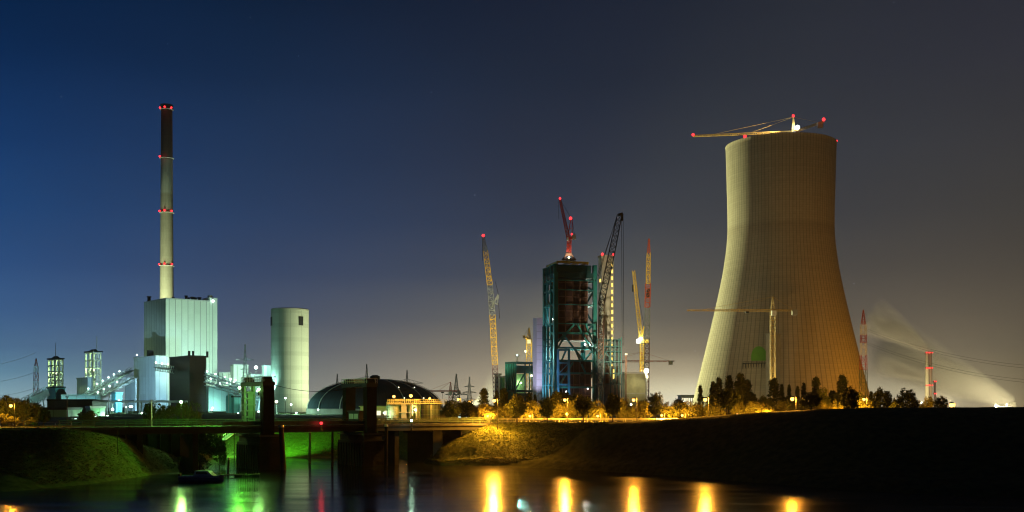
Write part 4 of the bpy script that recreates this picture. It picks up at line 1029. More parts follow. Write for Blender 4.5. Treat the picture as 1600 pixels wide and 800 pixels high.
# boiler steelwork
SFD = 520
L, th, A, B, H = corner_block(866, SFD, 848, 932.5, 412, 15)
sf = thing('boiler_tower', 'tall teal steel boiler frame with dark red core, red crane on top', 'steel frame', L, th)
for (x, y) in ((0, 0), (A - 1.7, 0), (0, B - 1.7), (A - 1.7, B - 1.7)):
    MB().box(x, x + 1.9, y, y + 1.9, -.5, H).build('column', M_['teal'], sf)
for y in (B * .33, B * .64):
    MB().box(0, 1.1, y, y + 1.1, -.5, H).build('column', M_['teal'], sf)
zlv = [ZZ(y, SFD) - GZ for y in (605, 583, 563, 543, 520, 505, 475, 452, 437)]
def zy0(y): return ZZ(y, SFD) - GZ
for z in zlv:
    q = MB()
    lo = z < zy0(515)
    q.box(1.9, A - 1.7, .5, 1.2, z - (.45 if lo else .22), z + (.45 if lo else .22)); q.box(.3, 1.3, 1.9, B - 1.7, z - .55, z + .55)
    q.box(1.9, A - 1.7, B - 1.4, B - .4, z - .4, z + .4); q.box(A - 1.4, A - .5, 1.9, B - 1.7, z - .4, z + .4)
    q.build('girder', M_['teal'], sf)
def zy(y): return ZZ(y, SFD) - GZ
for (u0, y0, u1, y1) in ((0, 540, .5, 505), (.55, 505, 1, 560), (.15, 600, .45, 566), (.5, 545, .75, 583), (.3, 545, .05, 583), (.75, 505, .98, 545), (.2, 520, .7, 563), (.1, 543, .3, 520)):
    q = MB(); q.beam((A * u0, .9, zy(y0)), (A * u1, .9, zy(y1)), .75); q.build('brace', M_['teal'], sf)
for k in range(len(zlv) - 1):
    q = MB(); b0, b1 = (1, B * .5) if k % 2 else (B * .5, B - 1)
    q.beam((.8, b0, zlv[k]), (.8, b1, zlv[k + 1]), .7); q.build('brace', M_['teal'], sf)
    q = MB(); q.beam((A - .9, 2, zlv[k] if k % 2 else zlv[k + 1]), (A - .9, B - 2, zlv[k + 1] if k % 2 else zlv[k]), .7); q.build('brace', M_['teal'], sf)
MB().box(2.6, A - 3.9, 2.4, B - 3.5, zy(531), zy(437)).build('core', M_['rust'], sf)
q = MB()
for k in range(9):
    z = zy(529) + k * (zy(440) - zy(529)) / 8; q.box(2.5, A - 3.8, 2.05, 2.38, z - .16, z + .16)
for k in range(5): x = 2.6 + k * (A - 6.9) / 4; q.box(x, x + .35, 2.0, 2.38, zy(531), zy(437))
q.build('core_stiffener_lattice', M_['brown_steel'], sf)
MB().box(4.5, A - 1.9, 2.6, B - 3, -.5, zy(563)).build('lower_core', M_['rust'], sf)
q = MB()
for k in range(6): x = 4.6 + k * (A - 7) / 5; q.box(x, x + .3, 2.3, 2.6, 0, zy(564))
for k in range(4): q.box(4.5, A - 2, 2.3, 2.6, 4 + k * 5, 4.4 + k * 5)
q.build('lower_stiffener_lattice', M_['brown_steel'], sf)
q = MB(); q.box(.2, A - .2, .25, B - .3, zy(433), zy(425)); q.box(1.2, A - 3, -0.3, B - 1, zy(425) + .02, zy(413)); q.build('top_band', M_['teal_dark'], sf)
q = MB()
for k in range(5): q.box(-.4, -.1, B * k / 4.6, B * k / 4.6 + .5, zy(428), zy(414))
q.box(-.4, 1.5, 0, B, zy(414), zy(413)); q.build('side_fin', M_['teal'], sf)
q = MB(); q.box(1.5, A - 4, .5, 1.3, zy(410), zy(407)); q.box(1.5, A - 4, B - 2, B - 1.2, zy(410), zy(407))
for x in (1.5, A * .35, A * .55, A - 4.8): q.box(x, x + .7, .5, B - 1.2, zy(410), zy(407) - .1); q.box(x, x + .6, .6, 1.2, H, zy(410))
q.build('top_platform', M_['yellow'], sf)
for y in (548, 566, 585, 600):
    q = MB(); q.box(A * .62, A * .7, .1, .5, zy(y) - .8, zy(y) + .6); q.build('duct', M_['steel_dark'], sf)
for (x, y, z, pw_, cl, rr) in ((A * .5, B * .5, zy(548), 22000, (.9, 1, .85), .4), (A - 3, B * .45, zy(536), 20000, (.9, 1, .85), .4), (A * .25, -1.8, zy(612), 1500, (.6, .95, 1), .3), (A * .8, 1.0, zy(607), 1200, (1, .95, .8), .3),
                               (A - 3.2, B - 3, zy(470), 16000, (.8, .9, .9), .3), (2.2, B * .5, zy(496), 3500, (.6, .95, 1), .4)):
    MB().sphere((x, y, z), rr).build('work_lamp', M_['coolwhite'], sf); point(sf, (x, y, z), pw_, cl, rr * 1.02)
# blue scaffold in front
bs = thing('scaffold', 'blue lit steel scaffold frame standing before the teal frame', 'scaffold', P(880, 640, 508)); bs.location.z = GZ
q = MB(); s5 = 508 / F
for px in (872, 889): q.box((px - 880) * s5 - .55, (px - 880) * s5 + .55, -.5, .6, -.5, ZZ(546, 508) - GZ)
for y in (547, 567, 585, 601): q.box(-8 * s5, 9 * s5, -.4, .5, ZZ(y, 508) - GZ - .4, ZZ(y, 508) - GZ + .4)
q.beam((-8 * s5, 0, ZZ(585, 508) - GZ), (9 * s5, 0, ZZ(567, 508) - GZ), .4)
q.build('scaffold_lattice', M_['steel_blue_lit'], bs)
point(bs, (-3, -7, 8), 14000, (.45, .75, 1.0), .5); MB().sphere((-3, -7, 8), .45).build('work_lamp', M_['coolwhite'], bs)
# low side frames
def side_frame(label, D, cols_, levels, depth, m, brs=(), name='steel_hall'):
    px0 = cols_[0][0]; base = P(px0, 640, D); base.z = GZ; o = thing(name, label, 'steel frame', base); s = D / F
    for (px, yt) in cols_:
        for y in (0, depth): MB().box((px - px0) * s - .26, (px - px0) * s + .26, y, y + .5, -.5, ZZ(yt, D) - GZ).build('column', M_[m], o)
    x1 = (cols_[-1][0] - px0) * s
    for yl in levels:
        z = ZZ(yl, D) - GZ; q = MB(); q.box(0, x1, .05, .45, z - .22, z + .22); q.box(0, x1, depth + .05, depth + .45, z - .22, z + .22)
        for (px, yt) in cols_: q.box((px - px0) * s - .25, (px - px0) * s + .25, .7, depth, z - .3, z + .3)
        q.build('girder', M_[m], o)
    for (a0, y0, a1, y1) in brs:
        q = MB(); q.beam(((a0 - px0) * s, .3, ZZ(y0, D) - GZ), ((a1 - px0) * s, .3, ZZ(y1, D) - GZ), .5); q.build('brace', M_[m], o)
    return o
side_frame('low dark teal frame with many slim columns, right of the tall boiler frame', 512, [(934, 528), (944, 531), (954, 531), (961, 531), (967, 529), (971, 527)], (531, 541, 549, 565, 583, 600), 9, 'teal_dark', [(945, 549, 957, 565), (935, 565, 944, 549), (954, 600, 967, 583)])
side_frame('row of slim teal columns between the white slab and the boiler frame', 506, [(848.5, 509), (852.5, 509), (857, 512), (863, 530)], (530, 541, 565, 583, 602), 6, 'teal', [(849, 530, 863, 541), (852, 565, 863, 583)])
st_ = thing('stair_core', 'dark concrete wall piece with lit gaps inside the low teal frame', 'wall', P(955, 640, 520)); st_.location.z = GZ
q = MB(); q.box(-3.5, 4.5, 0, 4, -.5, ZZ(572, 520) - GZ); q.build('wall', M_['conc_dark'], st_)
q = MB(); q.box(-2.8, -1.2, -.03, -.005, ZZ(600, 520) - GZ, ZZ(577, 520) - GZ); q.build('door', M_['rust'], st_)
q = MB(); q.box(.8, 2.0, -.03, -.005, ZZ(592, 520) - GZ, ZZ(577, 520) - GZ); q.build('window', M_['lit_window'], st_)
pl_ = thing('steel_post', 'single slim steel post standing right of the low teal frame', 'post', P(978, 640, 515)); pl_.location.z = GZ
MB().box(-.3, .3, -.3, .3, -.5, ZZ(553, 515) - GZ).build('shaft', M_['brown_steel'], pl_); MB().box(-.6, .6, -.6, .6, ZZ(555, 515) - GZ, ZZ(553, 515) - GZ + .3).build('head_plate', M_['galv'], pl_)

# windowed concrete tower
wt, a, b, h = block('stair_tower', 'tall bare concrete tower with a column of yellow lit windows', 'tower', 940, 545, 935, 959, 401, 14, 'conc_grey', roof='conc')
for k in range(17):
    z = ZZ(413 + k * 10.6, 545) - GZ
    MB().box(a * .80, a * .93, -.05, -.012, z - .95, z + .95).build('window', M_['lit_window'], wt)
beacon(wt, (.2, -.6, h + 1.2), .65, 3000); beacon(wt, (a * .93, -.6, h + 1.2), .65, 3000)
MB().box(-.35, -.02, 1.0, 2.4, h * .84, h * .86).build('wall_lamp', M_['lit_window'], wt)
# white slab
ws, a, b, h = block('concrete_slab_tower', 'smooth white concrete slab tower beside the teal frame', 'tower', 838.5, 515, 832.5, 848, 496.5, 30, 'conc_white', roof=False)
q = MB()
for k in range(14): q.box(-.02, a + .02, -.02, 0.0 - .004, h * k / 14, h * k / 14 + .12)
q.build('pour_joint', M_['conc_grey'], ws)
# teal low frame building
tf_L, th, A2, B2, H2 = corner_block(805, 540, 789.5, 833, 565, 42)
tf = thing('steel_hall', 'half clad low teal frame hall left of the white slab', 'steel frame', tf_L, th)
for k in range(5): MB().box(0, .9, B2 * k / 4.4, B2 * k / 4.4 + .8, -.5, H2).build('column', M_['teal'], tf)
for x in (A2 * .55, A2 * .8, A2 - .8): MB().box(x, x + .5, 0, .5, -.5, H2).build('column', M_['teal_dark'], tf)
q = MB(); q.box(-.2, .7, 0, B2, H2 - 1, H2); q.box(.9, A2, -.05, .6, H2 - .8, H2 + .1); q.box(.9, A2, .1, .7, H2 * .42, H2 * .46); q.box(.2, .7, .8, B2, H2 * .42, H2 * .46); q.build('girder', M_['teal_dark'], tf)
MB().box(.9, A2, .15, .5, H2 * .78, H2 * .93).build('cladding_band', M_['teal_dark'], tf)
MB().box(.9, A2 - 1, 1.6, 2.0, -.5, H2 * .40).build('wall', M_['clad_dark'], tf)
MB().box(.9, A2 - 1, B2 * .6, B2 * .62, 0, H2 * .78).build('back_wall', M_['clad_green'], tf)
q = MB(); q.beam((.9, .4, H2 * .48), (A2 * .55, .4, H2 * .78), .5); q.build('brace', M_['teal'], tf)
MB().box(1, A2, .7, B2, H2 - .9, H2 - .5).build('roof', M_['teal_dark'], tf)
MB().sphere((A2 * .85, -.8, H2 * .74), .5).build('work_lamp', M_['halide_warm'], tf); point(tf, (A2 * .85, -.8, H2 * .74), 2500, (1, .85, .4), .52)
point(tf, (A2 * .5, B2 * .35, H2 * .6), 5000, (.8, 1, .5), .5); MB().sphere((A2 * .5, B2 * .35, H2 * .6), .45).build('work_lamp', M_['halide_warm'], tf)
block('site_tower', 'narrow mint green stair block beside the slanted lattice boom', 'building', 778, 565, 773, 782.5, 586, 40, 'clad')
block('site_tower', 'short yellow lit block with green roof beside the mint stair block', 'building', 784, 556, 781, 789, 590, 30, 'clad_green')
# grey block with floodlight
M_['conc_block'] = mat('tinted_concrete', (0.20, 0.19, 0.11), 0.9, 0.25, 0.25, 0.2)  # yellow-green lamplight tint put into the concrete colour
gb, a, b, h = block('concrete_block', 'low square bare concrete block under the bright white floodlight', 'building', 976, 560, 972, 1009, 584, 10, 'conc_block', roof='conc')
MB().box(.5, a, -.05, -.01, h * .5, h * .52).build('pour_joint', M_['conc'], gb)
fl_m = P(1010, 583, 556)
bigf = site_flood('brilliant white floodlight on the corner of the concrete block', 1010, 583, 553, (XX(985, 556), 556, 14), 5000, (1, .95, .6), 'coolwhite', 150, 1.2)

# floodlights for the site
site_flood('floodlight far behind the dark stout poplar, aimed at the cooling tower', 738, 634, 890, Vector((XX(1160, 717), 717, 95)), 9000000, (.97, 1.0, .46), 'coolwhite', 62, .9)
site_flood('floodlight behind the hedge near the cooling tower foot', 1068, 628, 560, Vector((XX(1190, 690), 690, 60)), 24000, (1.0, .8, .45), 'coolwhite', 100, .4)
TG = Vector((XX(1225, 690), 680, 105))
site_flood('added sodium fill light behind the poplars left of the front crane', 1128, 628, 400, Vector((XX(1190, 690), 680, 70)), 115000, (1.0, .54, .15), 'sodium', 66, .5)  # added warm fill for the cooling tower front
site_flood('added sodium fill light behind the poplars right of the front crane', 1262, 628, 420, Vector((XX(1225, 690), 680, 80)), 125000, (1.0, .54, .13), 'sodium', 66, .5)  # other half of the added warm fill
site_flood('sodium floodlight behind the far small trees, shining back at the cooling tower', 1478, 634, 625, Vector((208, 690, 55)), 165000, (1.0, .40, .02), 'sodium', 110, .5)
site_flood('sodium floodlight behind the dark trees right of the front crane', 1300, 629, 430, Vector((XX(1290, 690), 690, 40)), 25000, (1.0, .45, .03), 'sodium', 70, .4)
site_flood('cold floodlight shining on the white slab', 836, 641, 492, Vector((13, 516, 33)), 46000, (.72, .68, 1.0), 'halide', 52, .4)
site_flood('teal tinted floodlight on the roof of the low teal hall', 808, 556, 552, Vector((XX(853, 530), 530, 44)), 40000, (.35, 1.0, .95), 'halide', 100, .3, zg=ZZ(566, 552))
site_flood('floodlight behind the boiler frame lighting the crane boom', 905, 600, 640, Vector((XX(937, 540), 540, 55)), 160000, (.85, 1.0, .7), 'coolwhite', 90, .7)
site_flood('yellow floodlight at the foot of the slanted lattice boom', 738, 634, 480, Vector((XX(764, 560), 560, 56)), 420000, (1.0, .80, .40), 'halide_warm', 40, .6)
site_flood('yellow floodlight among the shrubs before the brown boom', 1030, 634, 440, Vector((XX(1008, 600), 600, 60)), 330000, (1.0, .82, .42), 'halide_warm', 36, .6)
site_flood('yellow floodlight behind the hedge below the windowed tower', 986, 634, 468, Vector((XX(950, 545), 545, 66)), 300000, (1.0, .85, .5), 'halide_warm', 40, .5)
site_flood('warm lamp on the top platform of the boiler frame', 889, 404, 531, Vector((XX(889, 540), 540, 95)), 2000, (1.0, .85, .55), 'halide_warm', 150, .5, zg=ZZ(408, 531))

# red luffing crane on the frame
c3 = thing('luffing_crane', 'red luffing crane with raised jib standing on top of the boiler frame', 'crane', P(888.5, 407, 535))
def rel(px, py, o=P(888.5, 407, 535), D=535): return P(px, py, D) - o
q = MB(); q.lattice(rel(888.5, 398), rel(889.5, 373), 1.9, 1.9, 7, .35, .28); q.build('mast_lattice', M_['red'], c3)
q = MB()
for sx_ in (-3.2, 3.2):
    for sy_ in (-2.5, 2.5): q.beam((sx_, sy_, 0), rel(889, 396) + Vector((sx_ * .25, sy_ * .25, 0)), .5)
q.box(-3.4, 3.4, -2.8, 2.8, 0, .6); q.box(-1.6, 1.6, -1.4, 1.4, 2.2, 3.6); q.build('base_frame', M_['brown_steel'], c3)
q = MB(); q.lattice(rel(888, 372), rel(875, 312), 1.5, .8, 12, .3, .24); q.build('jib_lattice', M_['red'], c3)
q = MB(); q.beam(rel(887, 371), rel(892, 342), .4); q.beam(rel(894, 372), rel(894, 342), .4); q.beam(rel(889, 357), rel(894, 357), .25); q.build('a_frame', M_['red'], c3)
q = MB(); q.box(*(sorted((rel(885, 0).x, rel(897, 0).x))), -1.2, 1.2, rel(0, 374).z, rel(0, 370).z); q.build('slewing_platform', M_['red'], c3)
q = MB(); q.box(rel(894, 0).x, rel(899.5, 0).x, -1.3, 1.3, rel(0, 374).z, rel(0, 368).z + .3); q.build('counterweight', M_['conc'], c3)
q = MB(); q.box(rel(885.5, 0).x, rel(888, 0).x, -2.6, -1.25, rel(0, 377).z, rel(0, 372).z); q.build('cab', M_['white'], c3)
q = MB(); q.tube(rel(893, 342), rel(876, 313), .09, n=5); q.tube(rel(894, 343), rel(898, 369), .09, n=5); q.tube(rel(873, 315), rel(873, 342), .09, n=5); q.build('rope', M_['steel_dark'], c3)
beacon(c3, rel(875, 310), .55, 1500); beacon(c3, rel(891.5, 341), .75, 6000); beacon(c3, rel(893.5, 366), .5, 1500)

# ================================================================== COOLING TOWER
CTD = 717; ctx = XX(1219.5, CTD)
ct = thing('cooling_tower', 'huge flared concrete cooling tower with fine upright ribs', 'cooling tower', (ctx, CTD, GZ))
s7 = CTD / F
ctrl = [(228.5, 84.3), (262, 83.3), (300, 82.3), (340, 81.3), (368, 81.6), (395, 84.2), (430, 89.6), (480, 100), (550, 116.3), (612, 131.5), (650, 141)]
pts = [(ZZ(y, CTD) - GZ, w_ * s7) for y, w_ in ctrl][::-1]
prof = []
for i in range(len(pts) - 1):
    p0, p1, p2, p3 = pts[max(0, i - 1)], pts[i], pts[i + 1], pts[min(len(pts) - 1, i + 2)]
    for k in range(6):
        t = k / 6; m1 = (p2[1] - p0[1]) / (p2[0] - p0[0]); m2 = (p3[1] - p1[1]) / (p3[0] - p1[0]); hh = p2[0] - p1[0]
        r_ = (2 * t**3 - 3 * t**2 + 1) * p1[1] + (t**3 - 2 * t**2 + t) * hh * m1 + (-2 * t**3 + 3 * t**2) * p2[1] + (t**3 - t**2) * hh * m2
        prof.append((r_, p1[0] + hh * t))
prof.append((pts[-1][1], pts[-1][0]))
zt = pts[-1][0]
M_['ct'] = shell('tower_concrete', (0.36, 0.345, 0.31), 100, 1.5, 0.66,
    bands=[(0, (0.33, 0.29, 0.235)), (zt * .62, (0.34, 0.30, 0.24)), (zt * .675, (0.29, 0.25, 0.20)), (zt * .70, (0.35, 0.31, 0.25)), (zt, (0.32, 0.28, 0.22))], var=.07, rd=.2)
inner = [(r_ - .5, z) for r_, z in prof[::-1]]
ztop = prof[-1][1]
MB().lathe(prof + [(prof[-1][0] + .25, ztop + .3), (prof[-1][0] - .9, ztop + .5)] + [(r_ - 1.0, z) for r_, z in prof[::-1]], 192, cap_top=False).build('shell', M_['ct'], ct, smooth=True)
def shell_r(z): return interp(z, [(zz, r_) for r_, zz in prof])
# flue duct opening and platform on the near face
def on_shell(px, z, o=0.0):
    x = XX(px, CTD - 48) - ctx; r_ = shell_r(z) + o; return Vector((x, -math.sqrt(max(1, r_ * r_ - x * x)), z))
q = MB(); ring = []; n = 20
zc = ZZ(563, 667) - GZ
for side, o in ((0, -.4), (1, .45)):
    pts_ = []
    for k in range(n + 1):
        a_ = math.pi * k / n; px = 1188.5 + 11.5 * math.cos(a_); z = zc + (23 * 667 / F) * math.sin(a_) ** .8
        pts_.append(on_shell(px, z, o))
    ring.append(pts_)
q.v = [Vector(p) for p in ring[0] + ring[1]]; m_ = n + 1
q.f = [tuple(range(m_, 2 * m_))] + [(k, k + 1, m_ + k + 1, m_ + k) for k in range(n)] + [(n, 0, m_, m_ + n)]
q.build('duct_opening', M_['opening_green'], ct)
q = MB(); z0 = ZZ(567, 667) - GZ
a_, b_ = on_shell(1165, z0, 1.2), on_shell(1198, z0, 1.2)
q.beam(a_, b_, 2.0, .5)
for k in range(10):
    c = a_.lerp(b_, k / 9); q.beam(c + Vector((0, -.8, 0)), c + Vector((0, .6, -3.6)), .3); q.beam(c + Vector((0, .6, 0)), c + Vector((0, .6, -3.6)), .3)
    q.beam(c + Vector((0, -.9, 0)), c + Vector((0, -.9, 1.2)), .14)
q.beam(a_ + Vector((0, -.9, 1.2)), b_ + Vector((0, -.9, 1.2)), .14)
q.build('bracket_platform', M_['steel_dark'], ct)
for px in (1153, 1300):
    x = (px - 1219.5) * s7; y = -math.sqrt(max(0, prof[-1][0] ** 2 - x * x)); beacon(ct, (x, y, ztop + 1.0), 1.0 if px == 1153 else .6, 2500)
dd = MB()
for k in range(64):
    a0 = 2 * math.pi * k / 64; rr = prof[0][0]
    dd.beam((math.cos(a0) * (rr + .6), math.sin(a0) * (rr + .6), -3), (math.cos(a0) * (rr - .2), math.sin(a0) * (rr - .2), .3), .7)
dd.build('raker_frame', M_['conc'], ct)
# crane inside the tower
tc2 = tower_crane('tower_crane', 'big tower crane rising out of the cooling tower with red beacons', 1239.5, 712, 630, 206.5, 183, 1083, 1287, 'ochre', 6, Dl=722, Dr=686, cw=8, t=.28, jh=5.5)
o_, base_, J_, jib_, cj_, top_ = tc2
for p_, r_ in ((jib_ + Vector((0, 0, .8)), .95), (top_ + Vector((0, 0, .8)), .9), (cj_ + Vector((0, 0, 1.5)), 1.05), (J_ + Vector((0, -3.2, -3.6)), 1.0)): beacon(o_, p_, r_, 9000)
MB().sphere(J_ + Vector((2.0, -3.0, 2.4)), 1.3).build('jib_lamp', M_['coolwhite'], o_); point(o_, J_ + Vector((2.0, -3.0, 2.4)), 60000, WHITE, 1.32); spot(o_, J_ + Vector((-1.0, -4.6, 2.6)), Vector((XX(1130, 716), 716, 190)), 260000, (1, .82, .5), 50, .8, .3, base_)  # the warm spot is added to brighten the jib
# concrete shaft and front crane
sh, a, b, h = block('concrete_shaft', 'square concrete shaft standing before the cooling tower beside the front crane', 'tower', 1204, 632, 1196.5, 1219.5, 523, 38, 'conc_grey', roof='conc')
fc = tower_crane('tower_crane', 'yellow hammerhead crane standing in front of the cooling tower', 1207.5, 600, 640, 485, 463.5, 1073, 1246, 'ochre', 7, cw=8, t=.24, jh=4.5)
o_, base_, J_, jib_, cj_, top_ = fc
point(o_, Vector((-3, -9, 12)), 90000, (1, .82, .4), .6); MB().sphere((-3, -9, 12), .55).build('crane_fill_lamp', M_['halide_warm'], o_)
q = MB(); q.beam((-3, -9, 0), (-3, -9, 11.6), .3); q.build('lamp_post', M_['galv'], o_)

# ================================================================== FAR RIGHT AND FAR MIDDLE
lh = thing('lit_hall', 'low brightly lit far hall at the left foot of the cooling tower', 'building', (XX(1078, 1000), 1000, GZ))
q = MB(); q.box(-8, 7, 0, 20, -1, 13.5); q.build('wall', M_['white'], lh); q = MB(); q.box(-8.5, 7.5, -.5, 20.5, 13.5, 14.4); q.build('roof', M_['galv'], lh)
for k in range(7):
    q = MB(); q.box(-7.4 + k * 2.05, -6.0 + k * 2.05, -.06, -.01, 4, 11.5); q.build('window', M_['lit_office'], lh)
def far_chimney(label, px, yt, D, r0, r1, bands_y, m):
    o = thing('chimney', label, 'chimney', (XX(px, D), D, GZ), 0, 'chimneys of the far power plant'); h = ZZ(yt, D) - GZ
    MB().lathe([(r0, -1), (r1, h)], 20).build('shaft', M_[m], o, smooth=True)
    MB().lathe([(r1 + .4, h - 2), (r1 + .4, h + .5), (r1 - 1, h + .5)], 20).build('crown_ring', M_['redwhite_r'], o)
    for y in bands_y:
        z = ZZ(y, D) - GZ
        gg = MB().lathe([(r1 + .5, z - 1.5), (r1 + 1.5, z), (r1 + .5, z + 1.5)], 16, cap_top=False)
        gg = gg.build('gallery', M_['redwhite_r'], o)
        for s in (-1, 1): MB().sphere((s * r1 * .8, -r1 - 1.8, z), 1.3, 6, 4).build('beacon', M_['red_lamp'], gg)
    return o
M_['chim_far'] = mat('pale_chimney_concrete', (0.52, 0.50, 0.36), .9, .1, .05)
M_['chim_far2'] = mat('brown_chimney_concrete', (0.26, 0.2, 0.15), .9, .1, .05)
far_chimney('pale left one of the joined pair of far chimneys', 1448.5, 550, 2200, 4.6, 3.0, (551, 575, 602), 'chim_far')
far_chimney('brown right one of the joined pair of far chimneys', 1453.6, 550, 2210, 4.6, 3.2, (551, 575, 602), 'chim_far2')
far_chimney('short single far chimney beside the taller pair', 1460.5, 595, 2300, 2.6, 2.2, (596, 615), 'chim_far2')
fct = thing('cooling_tower', 'tiny far cooling tower on the horizon releasing a long plume', 'cooling tower', (XX(1582, 3600), 3600, 0))
hz = ZZ(628, 3600); MB().lathe([(17, -5), (13.5, hz * .6), (13.0, hz * .8), (13.6, hz)], 32, cap_top=False).build('shell', M_['conc'], fct, smooth=True)
MB().lathe([(13.7, hz - .8), (14.2, hz + .2), (12.8, hz + .2)], 32, cap_top=False).build('rim', M_['conc_dark'], fct)
fb = thing('lit_hall', 'far lit plant building low on the horizon beside the tiny cooling tower', 'building', (XX(1569, 3300), 3300, 4))
q = MB(); q.box(-20, 24, 0, 20, -4, 9.5); q.build('wall', M_['white'], fb)
q = MB(); q.box(-19, 23, -.2, -.05, 4.0, 8.5); q.build('window_strip', M_['lit_office'], fb)

# ================================================================== TREES
def leaf_mesh(name, env, n_cl, n_lf, cl_r, lf, m, seed, fill=0.5):
    """Many small leaf faces in clumps spread through an uneven crown. env(rng) gives a clump centre."""
    rg = random.Random(seed); v = []; f = []
    for c in range(n_cl):
        cc = env(rg); r_ = cl_r * rg.uniform(.55, 1.3)
        for k in range(n_lf):
            d = Vector((rg.gauss(0, 1), rg.gauss(0, 1), rg.gauss(0, .8))); d = d.normalized() * r_ * rg.random() ** .45
            p = cc + d; s = lf * rg.uniform(.6, 1.35)
            nn = (d.normalized() + Vector((rg.gauss(0, .55), rg.gauss(0, .55), rg.gauss(.25, .5)))).normalized()
            a = nn.cross(Vector((rg.gauss(0, 1), rg.gauss(0, 1), rg.gauss(0, 1)))).normalized() * s; b = nn.cross(a).normalized() * s * .6
            i = len(v); v += [p - a, p - b * .9, p + a, p + b]; f.append((i, i + 1, i + 2, i + 3))
    me = bpy.data.meshes.new(name); me.from_pydata([tuple(p) for p in v], [], f); me.materials.append(m); me.update()
    return me
def trunk_mesh(name, h, r, limbs, spread, seed, lean=0.0):
    rg = random.Random(seed); q = MB(); pv = Vector((0, 0, -.6)); rr = r * 1.25; axis = [pv]
    for k in range(1, 7):
        t = k / 6; p = Vector((rg.gauss(0, .05) * h * .3 + lean * t * t, rg.gauss(0, .05) * h * .3, h * t)); r2 = r * (1 - .82 * t)
        q.tube(pv, p, rr, r2, 7, False); pv, rr = p, r2; axis.append(p)
    for i in range(limbs):
        t = rg.uniform(.28, .9); b = axis[min(6, int(t * 6))].lerp(axis[min(6, int(t * 6) + 1)], (t * 6) % 1); a = rg.uniform(0, 6.283)
        L = spread * (1 - .55 * t) * rg.uniform(.6, 1.05)
        m1 = b + Vector((math.cos(a) * L * .5, math.sin(a) * L * .5, L * .38)); e = b + Vector((math.cos(a) * L, math.sin(a) * L, L * rg.uniform(.5, 1.0)))
        q.tube(b, m1, r * .38 * (1.1 - t), r * .26 * (1.1 - t), 5, False); q.tube(m1, e, r * .26 * (1.1 - t), .02, 5, False)
        if i % 2: q.tube(m1, m1 + Vector((math.cos(a + .9) * L * .5, math.sin(a + .9) * L * .5, L * .45)), r * .2 * (1.1 - t), .015, 4, False)
    me = bpy.data.meshes.new(name); me.from_pydata([tuple(p) for p in q.v], [], q.f); me.materials.append(M_['bark']); me.update()
    return me
def env_round(h0, h1, w, seed):
    lob = random.Random(seed); ph = [lob.uniform(0, 6.28) for _ in range(6)]
    def e(rg):
        while True:
            x, y, z = rg.uniform(-1, 1), rg.uniform(-1, 1), rg.uniform(-1, 1); a = math.atan2(y, x)
            lim = .92 + .10 * math.sin(3 * a + ph[0] + 2 * z) + .08 * math.sin(5 * a + ph[1]) + .08 * math.sin(4 * z + ph[2])
            if z < 0: lim *= 1 - .12 * z * z
            r_ = math.sqrt(x * x + y * y + z * z)
            if .35 < r_ < lim: return Vector((x * w, y * w, (h0 + h1) / 2 + z * (h1 - h0) / 2))
    return e
def env_poplar(h0, h1, w, seed):
    ph = random.Random(seed).uniform(0, 6)
    def e(rg):
        t = rg.random() ** .85; prof_ = (min(1, t / .12) ** .6) * (1 - t) ** .45 * (1 + .15 * math.sin(t * 17 + ph))
        a = rg.uniform(0, 6.283); r_ = w * prof_ * rg.random() ** .45
        return Vector((math.cos(a) * r_, math.sin(a) * r_, h0 + (h1 - h0) * t))
    return e
def env_bush(h, w, seed):
    lob = random.Random(seed); lobes = [(lob.uniform(-.7, .7) * w, lob.uniform(-.5, .5) * w * .7, lob.uniform(.3, .78) * h, lob.uniform(.25, .45) * h) for _ in range(8)]
    def e(rg):
        x, y, z, r_ = rg.choice(lobes); d = Vector((rg.gauss(0, 1), rg.gauss(0, 1), rg.gauss(0, 1))).normalized() * r_ * rg.random() ** .4
        p = Vector((x, y, z)) + d; p.z = max(.1, min(p.z, h)); return p
    return e
MES = {}
for i in range(3): MES['round%d' % i] = (leaf_mesh('round_crown', env_round(1.6, 6.7, 2.25, i), 150, 30, .62, .17, M_['leaf'], 100 + i), trunk_mesh('tree_trunk', 5.2, .16, 12, 2.4, 200 + i))
for i in range(2): MES['broad%d' % i] = (leaf_mesh('broad_crown', env_round(1.2, 7.5, 4.0, 10 + i), 230, 34, .85, .22, M_['leaf_dark'], 110 + i), trunk_mesh('tree_trunk', 5.8, .24, 16, 3.8, 210 + i))
for i in range(3): MES['poplar%d' % i] = (leaf_mesh('poplar_crown', env_poplar(1.0, 12.0, 1.65, i), 170, 26, .55, .2, M_['leaf_dark'], 120 + i), trunk_mesh('poplar_trunk', 10.5, .2, 14, 1.6, 220 + i))
for i in range(4): MES['shrub%d' % i] = (leaf_mesh('shrub_crown', env_bush(4.6, 3.2, i), 150, 30, .55, .15, M_['leaf_hedge'], 130 + i), trunk_mesh('shrub_stem', 3.2, .10, 14, 2.8, 230 + i))
for i in range(2): MES['willow%d' % i] = (leaf_mesh('willow_crown', env_bush(6.4, 3.6, 20 + i), 230, 34, .62, .16, M_['leaf_willow'], 140 + i), trunk_mesh('willow_trunk', 5.0, .17, 18, 3.4, 240 + i))
HGT = {'round': 6.9, 'broad': 7.9, 'poplar': 12.3, 'shrub': 4.8, 'willow': 6.6}
HALFW = {'round': 2.6, 'broad': 4.5, 'poplar': 1.75, 'shrub': 3.3, 'willow': 3.9}
tree_seed = random.Random(5)
